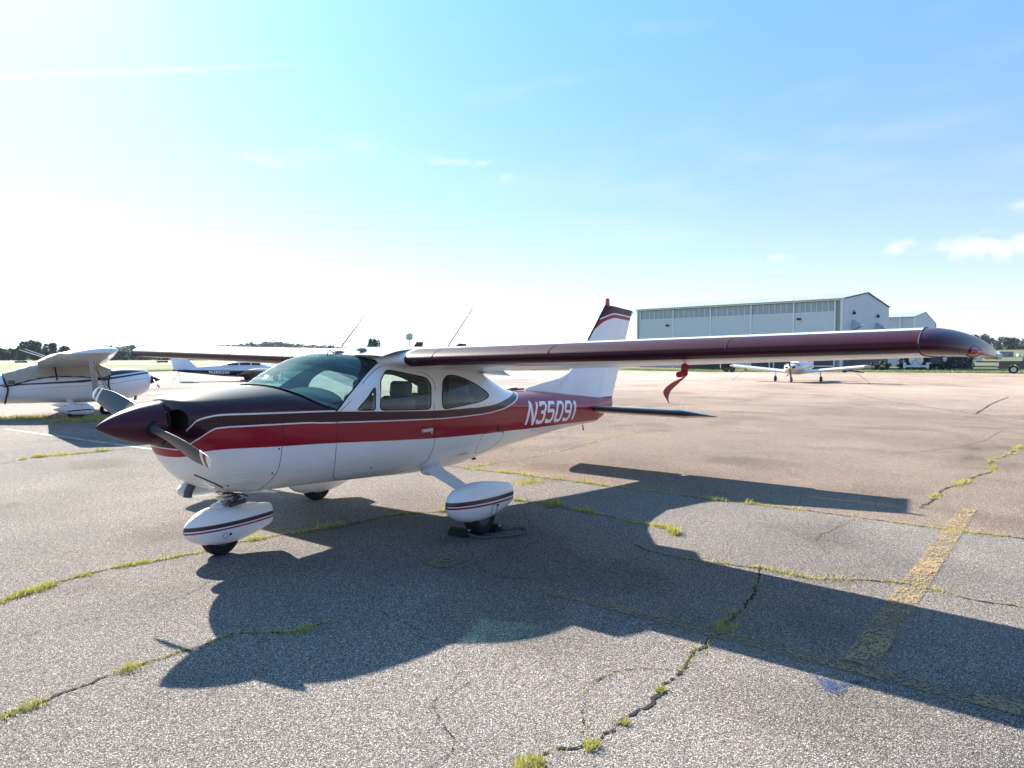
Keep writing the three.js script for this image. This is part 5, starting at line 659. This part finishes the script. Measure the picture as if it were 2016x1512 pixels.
// ================================================================ VEHICLES AND THINGS ALONG THE VERGE
const CY = -0.9113, pxs = (d, px) => d * (px - 1008) / 1372;
const facing = (px) => CY - Math.atan((px - 1008) / 1372);
const spot = (d, px) => { const q = at(d, pxs(d, px)); return [q[0], 0, q[1]]; };
const wheel = (r, w, x, y, z, parent, rim = M.metal) => { const t = part('wheel', (() => { const pr = [[r * .6, -w / 2], [r * .9, -w / 2], [r, -w * .3], [r, w * .3], [r * .9, w / 2], [r * .6, w / 2]].map((q) => new THREE.Vector2(...q)); const g = new THREE.LatheGeometry(pr, 28); g.rotateX(Math.PI / 2); g.translate(x, y, z); return g; })(), M.rubber, parent); part('rim', (() => { const g = new THREE.CylinderGeometry(r * .6, r * .6, w * .8, 20); g.rotateX(Math.PI / 2); g.translate(x, y, z); const l = [g]; for (let k = 0; k < 6; k++) { const b = new THREE.BoxGeometry(r * .12, r * .9, w * .9); b.translate(0, r * .1, 0); b.rotateZ(k * Math.PI / 3); b.translate(x, y, z); l.push(b); } return l; })(), rim, t); return t; };
{ // pickup, tail to the left
  const p = thing('pickup_truck', 'dark blue grey pickup truck at the right edge of the apron, tail to the left', 'pickup truck', spot(76, 1966), -1.5), body = gloss([.035, .042, .055], .3);
  const side = new THREE.Shape(); side.moveTo(.05, .55); side.lineTo(.72, .55); side.absarc(1.32, .52, .52, Math.PI * .97, 0.03, true); side.lineTo(4.05, .50); side.absarc(4.62, .52, .52, Math.PI, 0, true); side.lineTo(5.55, .55); side.lineTo(5.65, .95); side.lineTo(5.45, 1.22); side.lineTo(4.15, 1.32); side.lineTo(.0, 1.30); side.lineTo(-.02, .9); side.closePath();
  const g = new THREE.ExtrudeGeometry(side, { depth: 1.84, bevelEnabled: true, bevelSize: .05, bevelThickness: .06, bevelSegments: 3, curveSegments: 20 }); g.translate(0, 0, -1.84);
  part('body', g, body, p);
  const cab = new THREE.Shape(); cab.moveTo(2.1, 1.30); cab.lineTo(2.22, 1.86); cab.lineTo(3.45, 1.90); cab.lineTo(4.2, 1.34); cab.closePath(); const cg = new THREE.ExtrudeGeometry(cab, { depth: 1.5, bevelEnabled: true, bevelSize: .04, bevelThickness: .08, bevelSegments: 3 }); cg.translate(0, 0, -1.67); part('cab', cg, body, p);
  const gl = gloss([.015, .018, .02], .05, { clearcoat: 1 }); for (const z of [.005, -1.845]) { part('side_window', [box(.80, .38, .03, 2.68, 1.62, z * .96 - .02), box(.5, .36, .03, 3.42, 1.60, z * .96 - .02)], gl, p); }
  part('rear_window', box(.03, .36, 1.2, 2.13, 1.62, -.92), gl, p);
  for (const z of [.03, -1.87]) part('tail_light', box(.09, .42, .06, -.01, 1.02, z, 0, .02), mat([.55, .35, .33], .25), p);
  part('bumper', box(.14, .20, 1.8, -.10, .66, -.92, 0, .05), M.darkMetal, p); part('tonneau', box(1.9, .04, 1.7, .98, 1.325, -.92), M.black, p); part('door_handle', box(.18, .04, .04, 2.5, 1.18, .07), M.metal, p);
  for (const x of [1.32, 4.62]) for (const z of [-.12, -1.72]) wheel(.42, .26, x, .42, z, p);
}
{ // tank trailer seen end on
  const t = thing('tank_trailer', 'white cylindrical tank on a white trailer frame standing in the grass', 'tank trailer', spot(100, 1803), facing(1803));
  part('tank', [(() => { const g = new THREE.CylinderGeometry(.92, .92, 4.6, 40); g.rotateX(Math.PI / 2); g.translate(0, 1.42, -2.6); return g; })(), ball(.92, .92, .28, 0, 1.42, -.30, 28), ball(.92, .92, .28, 0, 1.42, -4.9, 28)], gloss([.70, .71, .70], .45), t);
  for (let k = 0; k < 4; k++) part('end_rib', tube([[0, 1.42, -.015], [.45 * Math.cos(k * 1.57 + .5), 1.42 + .45 * Math.sin(k * 1.57 + .5), -.05], [.80 * Math.cos(k * 1.57 + .9), 1.42 + .80 * Math.sin(k * 1.57 + .9), -.16]], .035, 16, 6), mat([.16, .19, .17], .8), t);
  part('bumper_beam', box(3.1, .30, .2, 0, .52, .25, 0, .03), paintW, t); for (const x of [-1.42, 1.42]) part('bumper_post', box(.36, .85, .24, x, .62, .22, 0, .04), paintW, t); part('chassis', [box(.2, .22, 5.4, -.6, .55, -2.4), box(.2, .22, 5.4, .6, .55, -2.4)], M.black, t);
  for (const x of [-1.4, 1.4]) for (const z of [-.4, -3.6]) wheel(.42, .25, 0, 0, 0, t).position.set(0, 0, 0);
  t.children.filter((c) => c.name === 'wheel').forEach((c, i) => { c.rotation.y = Math.PI / 2; c.position.set(i < 2 ? -1.3 : 1.3, .42, i % 2 ? -3.8 : -.5); });
}
{ // loaded dark racks and machinery
  const dk = mat([.012, .015, .022], .6), dk2 = mat([.02, .028, .05], .5);
  const m = thing('farm_machine', 'dark blue machine with a rounded hood standing between the tank and the black rack', 'machine', spot(100, 1843), facing(1843));
  part('hood', [box(1.7, 1.35, 2.2, 0, 1.35, -.6, 0, .35), box(1.2, .7, .6, -.1, 1.1, .7, 0, .15)], dk2, m); part('cab', box(1.3, .9, 1.2, .1, 2.2, -1.2, 0, .15), dk, m); part('lamp', ball(.12, .12, .06, -.75, .98, .95, 12), mat([.8, .8, .75], .2), m); for (const x of [-.8, .8]) { const w = wheel(.5, .3, 0, 0, 0, m); w.rotation.y = Math.PI / 2; w.position.set(x, .5, .1); } part('side_tank', ball(.28, .5, .4, 1.0, 1.6, .2, 14), paintW, m);
  const r = thing('equipment_rack', 'wide black rack packed with dark crates on the grass, centre of the verge', 'rack', spot(100, 1880), facing(1880));
  part('back_panel', box(3.9, 2.3, .08, 0, 1.35, -1.15), dk, r); for (const x of [-1.95, -.65, .65, 1.95]) part('post', box(.12, 2.5, .12, x, 1.25, .02), dk, r); for (const y of [.35, 1.2, 2.05, 2.5]) part('shelf', box(4.0, .10, 1.2, 0, y, -.55), dk, r);
  const R = rng(31); for (let i = 0; i < 3; i++) for (let k = 0; k < 5; k++) part('crate', box(.68, .55 + .15 * R(), 1.0, -1.6 + k * .8, .75 + i * .85 - .02, -.5 + .1 * R(), .04 * (R() - .5), .04), i + k & 1 ? dk : dk2, r); for (let i = 0; i < 9; i++) part('tag_plate', box(.16 + .1 * R(), .10, .02, -1.7 + 3.4 * R(), .7 + 1.5 * R(), .085), mat([.25, .26, .28], .5), r);
  const w = thing('flatbed_truck', 'white truck with a long dark flatbed parked behind the black rack', 'truck', spot(122, 1908), facing(1908));
  part('cab', [box(2.0, 2.0, 2.2, .3, 2.0, 0, 0, .25), box(.9, 1.1, 2.1, 1.4, 1.5, 0, 0, .2)], paintW, w); part('windscreen', box(.06, .7, 1.8, 1.31, 2.45, 0), gloss([.02, .02, .02], .1), w); part('side_window', box(.8, .6, .05, .3, 2.45, 1.1), gloss([.02, .02, .02], .1), w); part('load', box(2.6, 1.0, 2.0, 3.4, 2.0, -.2, 0, .3), gloss([.60, .64, .68], .4), w); part('flatbed', box(6.4, .22, 2.3, 4.2, 1.05, 0), M.black, w); for (const x of [.3, 4.6, 5.8]) for (const z of [1, -1]) wheel(.48, .3, x, .48, z, w);
}
{ // by the hangar, under the near wing
  const c = thing('storage_container', 'dark green storage container standing in the grass left of the hangar', 'container', spot(98, 1386), facing(1386)), gr = ribbed([.012, .045, .035]);
  for (let k = 0; k < 4; k++) part('side_panel', box(1.22, 2.2, .06, -1.95 + k * 1.3, 1.15, 0), gr, c); part('frame', [box(5.3, .14, .14, 0, 2.3, 0), box(5.3, .14, .14, 0, .07, 0), ...[-2.6, -1.3, 0, 1.3, 2.6].map((x) => box(.10, 2.3, .12, x, 1.15, .01))], mat([.02, .06, .05], .6), c); part('back', box(5.2, 2.2, 2.2, 0, 1.15, -1.2), gr, c); part('notice', box(.9, .5, .03, -.9, 1.55, .06), mat([.40, .46, .44], .6), c);
  const t = thing('baggage_trailer', 'small trailer with black tyres and a white end behind the wingtip of the covered aeroplane', 'trailer', spot(84, 1432), facing(1432));
  part('deck', box(1.3, .7, 1.0, -.1, .95, -.5, 0, .2), M.black, t); part('end_panel', box(.10, .9, 1.0, -.8, .9, -.4, 0, .03), paintW, t); for (const x of [-.15, .55]) for (const z of [0, -1]) wheel(.34, .24, x, .34, z, t, M.darkMetal);
  const v = thing('parked_van', 'pale grey van in front of the long hangar, mostly hidden by the near wing', 'van', spot(100, 1455), facing(1455));
  part('body', box(3.0, 1.5, 1.9, 0, 1.25, -1, 0, .15), gloss([.50, .56, .62], .4), v); part('roof', box(2.6, .5, 1.7, .1, 2.2, -1, 0, .18), gloss([.50, .56, .62], .4), v); part('window', box(1.2, .4, .04, .1, 2.05, -.13), gloss([.02, .02, .02], .1), v); for (const x of [-.9, .9]) for (const z of [-.15, -1.85]) wheel(.33, .22, x, .33, z, v);
  const k = thing('wheel_dolly', 'low black dolly at the apron edge under the wingtip of the low wing aeroplane', 'dolly', spot(79, 1672), facing(1672)); part('beam', [(() => { const g = new THREE.BoxGeometry(1.5, .16, .3); g.rotateZ(-.18); g.translate(.4, .22, 0); return g; })(), box(.5, .42, .5, -.5, .24, 0, 0, .1)], M.black, k); part('tow_bar', bar([1.0, .08, 0], [1.5, .04, 0], .05), M.darkMetal, k);
  const st = thing('tie_down_stake', 'short white marker on the apron by the covered low wing aeroplane', 'marker', spot(46.5, 1654), facing(1654)); part('stake', bar([-.08, .03, -.3], [.12, .03, .35], .035), M.white, st);
}
{ // far things
  const g = thing('storage_container', 'grey flat roofed shed on the rising field at the right edge', 'shed', [...spot(250, 1976)].map((v, i) => (i === 1 ? 2.0 : v)), CY); part('wall', box(5, 2.1, 2.4, 0, .9, 0), mat([.24, .27, .31], .7), g); part('roof', box(5.3, .16, 2.7, 0, 2.0, 0), mat([.35, .37, .4], .6), g); part('door', box(1, 1.7, .06, 1.2, .75, 1.22), mat([.15, .17, .2], .6), g);
  const v = thing('parked_van', 'tiny white van beside the grey shed on the rising field', 'van', [...spot(250, 2004)].map((q, i) => (i === 1 ? 2.0 : q)), CY); part('body', box(.8, .9, 1.2, 0, .8, 0, 0, .15), M.white, v); part('window', box(.5, .25, .04, 0, 1.0, .61), M.black, v); for (const x of [-.35, .35]) wheel(.22, .2, x, .22, .5, v);
  const p = thing('utility_pole', 'thin bare utility pole on the rising field at the right', 'pole', [...spot(300, 1973)].map((q, i) => (i === 1 ? 3 : q)), CY); part('mast', bar([0, 0, 0], [0, 8.8, 0], .12, .08, 10), mat([.16, .13, .10], .9), p); part('cross_arm', box(.9, .10, .10, 0, 8.3, 0), mat([.16, .13, .10], .9), p);
  const w = thing('water_tower', 'pale blue water tower on thin legs above the trees', 'water tower', spot(700, 806), facing(806)), wm = mat([.42, .50, .54], .5);
  part('tank', [(() => { const q = new THREE.CylinderGeometry(3.5, 3.5, 3.6, 28); q.translate(0, 23.6, 0); return q; })(), ball(3.5, 2.1, 3.5, 0, 21.8, 0, 24)], wm, w); part('roof', (() => { const q = new THREE.ConeGeometry(3.7, 1.8, 28); q.translate(0, 26.3, 0); return q; })(), mat([.20, .26, .30], .6), w); part('walkway', (() => { const q = new THREE.TorusGeometry(3.7, .15, 6, 32); q.rotateX(Math.PI / 2); q.translate(0, 22, 0); return q; })(), wm, w); part('riser', bar([0, 0, 0], [0, 20, 0], .5), wm, w); for (const [x, z] of [[-1, -1], [1, -1], [-1, 1], [1, 1]]) part('leg', bar([x * 3.2, 0, z * 3.2], [x * 2.5, 22, z * 2.5], .22), wm, w); for (const y of [8, 15]) part('brace', [bar([-3, y, 3], [3, y, 3], .1), bar([-3, y, -3], [3, y, -3], .1), bar([3, y, -3], [3, y, 3], .1), bar([-3, y, -3], [-3, y, 3], .1)], wm, w);
  for (const [d, px, l] of [[215, 42, 'long black airfield sign board on the left, beyond the covered aeroplane'], [232, 320, 'long black airfield sign board below the far wing, left of the blue aeroplane']]) { const s = thing('airfield_sign', l, 'sign', spot(d, px), CY); part('board', box(3.8, .55, .3, 0, .45, 0, 0, .04), M.black, s); for (const x of [-1.4, 1.4]) part('leg', box(.12, .25, .12, x, .1, 0), M.metal, s); }
}
// ================================================================ TREES
const leafM = (c, t = .35) => new THREE.MeshPhysicalMaterial({ color: lin(...c), roughness: 1, transmission: t, thickness: 0, side: THREE.DoubleSide });
const barkM = mat([.07, .055, .045], 1);
function crownGeo(seed, h, w, n, size, low = .12) {      // leaf clumps spread through uneven lobes
  const R = rng(seed), lobes = []; for (let i = 0; i < 20; i++) { const a = R() * 6.283, q = R(), r = w * .5 * (.25 + .55 * R()) * (1 - .55 * Math.abs(q - .42)); lobes.push([Math.cos(a) * r, h * mix(low + .14, .90, q), Math.sin(a) * r, w * (.19 + .13 * R()) * (1 - .4 * q), h * (.12 + .09 * R())]); }
  const P = [], N = [], I = [];
  for (let i = 0; i < n; i++) { const [lx, ly, lz, lr, lh] = lobes[Math.floor(R() * lobes.length)], a = R() * 6.283, c = 2 * R() - 1, s = Math.sqrt(1 - c * c), q = Math.cbrt(.35 + .65 * R()) * (.85 + .35 * R()), nx = s * Math.cos(a), ny = c, nz = s * Math.sin(a); const o = V(lx + nx * lr * q, ly + ny * lh * q, lz + nz * lr * q); const u = V(R() - .5, R() - .5, R() - .5).normalize(), v = V(R() - .5, R() - .5, R() - .5).cross(u).normalize(), k = size * (.5 + R()), nn = V(nx, ny * .8 + .35, nz).normalize(), b = P.length / 3; for (const [x, y] of [[-1, -.6], [1, -.5], [.7, .7], [-.6, .8]]) { P.push(o.x + u.x * x * k + v.x * y * k, o.y + u.y * x * k + v.y * y * k, o.z + u.z * x * k + v.z * y * k); N.push(nn.x, nn.y, nn.z); } I.push(b, b + 1, b + 2, b, b + 2, b + 3); }
  const g = new THREE.BufferGeometry(); g.setAttribute('position', new THREE.Float32BufferAttribute(P, 3)); g.setAttribute('normal', new THREE.Float32BufferAttribute(N, 3)); g.setAttribute('uv', new THREE.Float32BufferAttribute(new Float32Array(P.length / 3 * 2), 2)); g.setIndex(I); return g;
}
const trunkGeo = (h, w) => [bar([0, 0, 0], [.05 * w, h * .55, 0], w * .035, w * .018, 8), bar([.02 * w, h * .3, 0], [.22 * w, h * .62, .06 * w], w * .016, w * .007, 6), bar([.02 * w, h * .26, 0], [-.2 * w, h * .6, -.08 * w], w * .016, w * .007, 6), bar([.02 * w, h * .36, 0], [0, h * .66, .2 * w], w * .013, w * .006, 6)];
const KIND = [[11, 9.5, [.05, .085, .05]], [12.5, 9, [.045, .070, .042]], [8, 9, [.065, .095, .05]]].map(([h, w, c], k) => ({ h, w, crown: crownGeo(100 + k, h, w, 4200, w * .036, -.02), trunk: mergeAll(trunkGeo(h, w)), m: leafM(c) }));
function tree(kind, d, px, height, width, label, group, y = 0) { const K = KIND[kind], p = spot(d, px), t = thing('tree', label, 'tree', [p[0], y, p[2]], px * 1.7, group); part('trunk', K.trunk, barkM, t); part('crown', K.crown, K.m, t); t.scale.set(width / K.w, height / K.h, width / K.w); return t; }
const row = 'trees along the far side of the airfield at the left';
for (const [k, d, px, h, w, l] of [[0, 440, 6, 7.6, 9, 'low bushy tree at the left edge of the photograph'], [2, 450, 27, 7.4, 10, 'low rounded tree second from the left edge'], [0, 432, 49, 11.6, 9.6, 'broad dark tree left of the tallest in the left group'], [1, 425, 71, 13.0, 9.8, 'tallest dark tree of the left group, behind the twin white aerials'], [0, 435, 100, 10.8, 11.5, 'wide dark tree right of the tallest in the left group'], [2, 440, 128, 8.8, 8.0, 'smaller tree touching the wing of the covered aeroplane'], [2, 470, 150, 7.4, 10, 'bushy tree hidden behind the tip of the covered wing'], [0, 470, 214, 7.2, 11, 'tree showing between the covered wing and the far maroon wing'], [1, 480, 240, 7.6, 11, 'tree behind the tip of the far maroon wing']]) tree(k, d, px, h, w, l);
tree(0, 380, 737, 11.8, 8.6, 'solitary round tree above the roof of the maroon aircraft');
tree(1, 470, 1985, 9.6, 9.5, 'lone tree standing above the wood at the right edge', null, 6.8);
{ // shrubs behind the vehicles
  const sh = { h: 2.6, w: 3.2, crown: crownGeo(410, 2.6, 3.2, 1500, .13, -.12), trunk: mergeAll(trunkGeo(2.6, 3.2)), m: leafM([.035, .055, .03], .25) };
  for (const [d, px, s, l] of [[112, 1786, 1.0, 'dark shrub left of the white tank'], [113, 1806, 1.15, 'dark shrub behind the white tank'], [112, 1828, 1.1, 'dark shrub between the tank and the dark machine'], [113, 1852, 1.2, 'dark shrub behind the dark machine'], [114, 1874, 1.15, 'dark shrub behind the left half of the black rack'], [113, 1897, 1.05, 'dark shrub behind the right half of the black rack'], [97, 1722, .42, 'small bush in front of the long hangar, left of two'], [97, 1741, .5, 'small bush in front of the long hangar, right of two']]) { const q = spot(d, px), t = thing('shrub', l, 'shrub', q, px, 'shrubs along the verge'); part('stem', sh.trunk, barkM, t); part('foliage', sh.crown, sh.m, t); t.scale.setScalar(s); }
}
{ // woods that read as one mass
  const g = crownGeo(300, 9, 10, 520, .62, .0), R = rng(9), list = [];
  const belt = (d0, d1, p0, p1, n, h0, h1, y) => { for (let i = 0; i < n; i++) { const px = mix(p0, p1, R()), d = mix(d0, d1, R()), p = spot(d, px); list.push([p[0], typeof y === 'function' ? y(px) : y, p[2], mix(h0, h1, R()) / 9, R() * 6.28]); } };
  belt(500, 560, -60, 460, 110, 5.5, 8, 0); belt(900, 1000, 200, 660, 110, 15, 17.5, 0); belt(1150, 1300, 330, 660, 170, 11, 15, (px) => 9 * Math.exp(-(((px - 535) / 95) ** 2)) + 5); belt(820, 900, 640, 850, 50, 12.5, 14.5, 0); belt(900, 1000, 850, 1900, 140, 8, 12, 0);
  belt(470, 540, 1915, 2120, 60, 6.5, 9.5, (px) => 6.2 + 3.5 * smooth(1960, 1930, px)); belt(600, 700, 1800, 2200, 60, 8, 11, 7);
  const im = new THREE.InstancedMesh(g, leafM([.085, .12, .095], .3), list.length), o = new THREE.Object3D(), col = new THREE.Color();
  list.forEach(([x, y, z, s, a], i) => { o.position.set(x, y, z); o.rotation.y = a; o.scale.set(s * (.9 + .4 * hash2(i, 8)), s, s * (.9 + .4 * hash2(i, 9))); o.updateMatrix(); im.setMatrixAt(i, o.matrix); const k = .7 + .5 * hash2(i, 5); im.setColorAt(i, col.setRGB(k, k * (.95 + .1 * hash2(i, 6)), k)); });
  im.name = 'woodland'; im.castShadow = im.receiveShadow = true; scene.add(im); tag(im, 'distant woods along the horizon', 'woods', null, 'stuff');
}
scene.fog = new THREE.FogExp2(new THREE.Color(.75, .87, 1.0), 0.00008);
renderer.render(scene, camera);
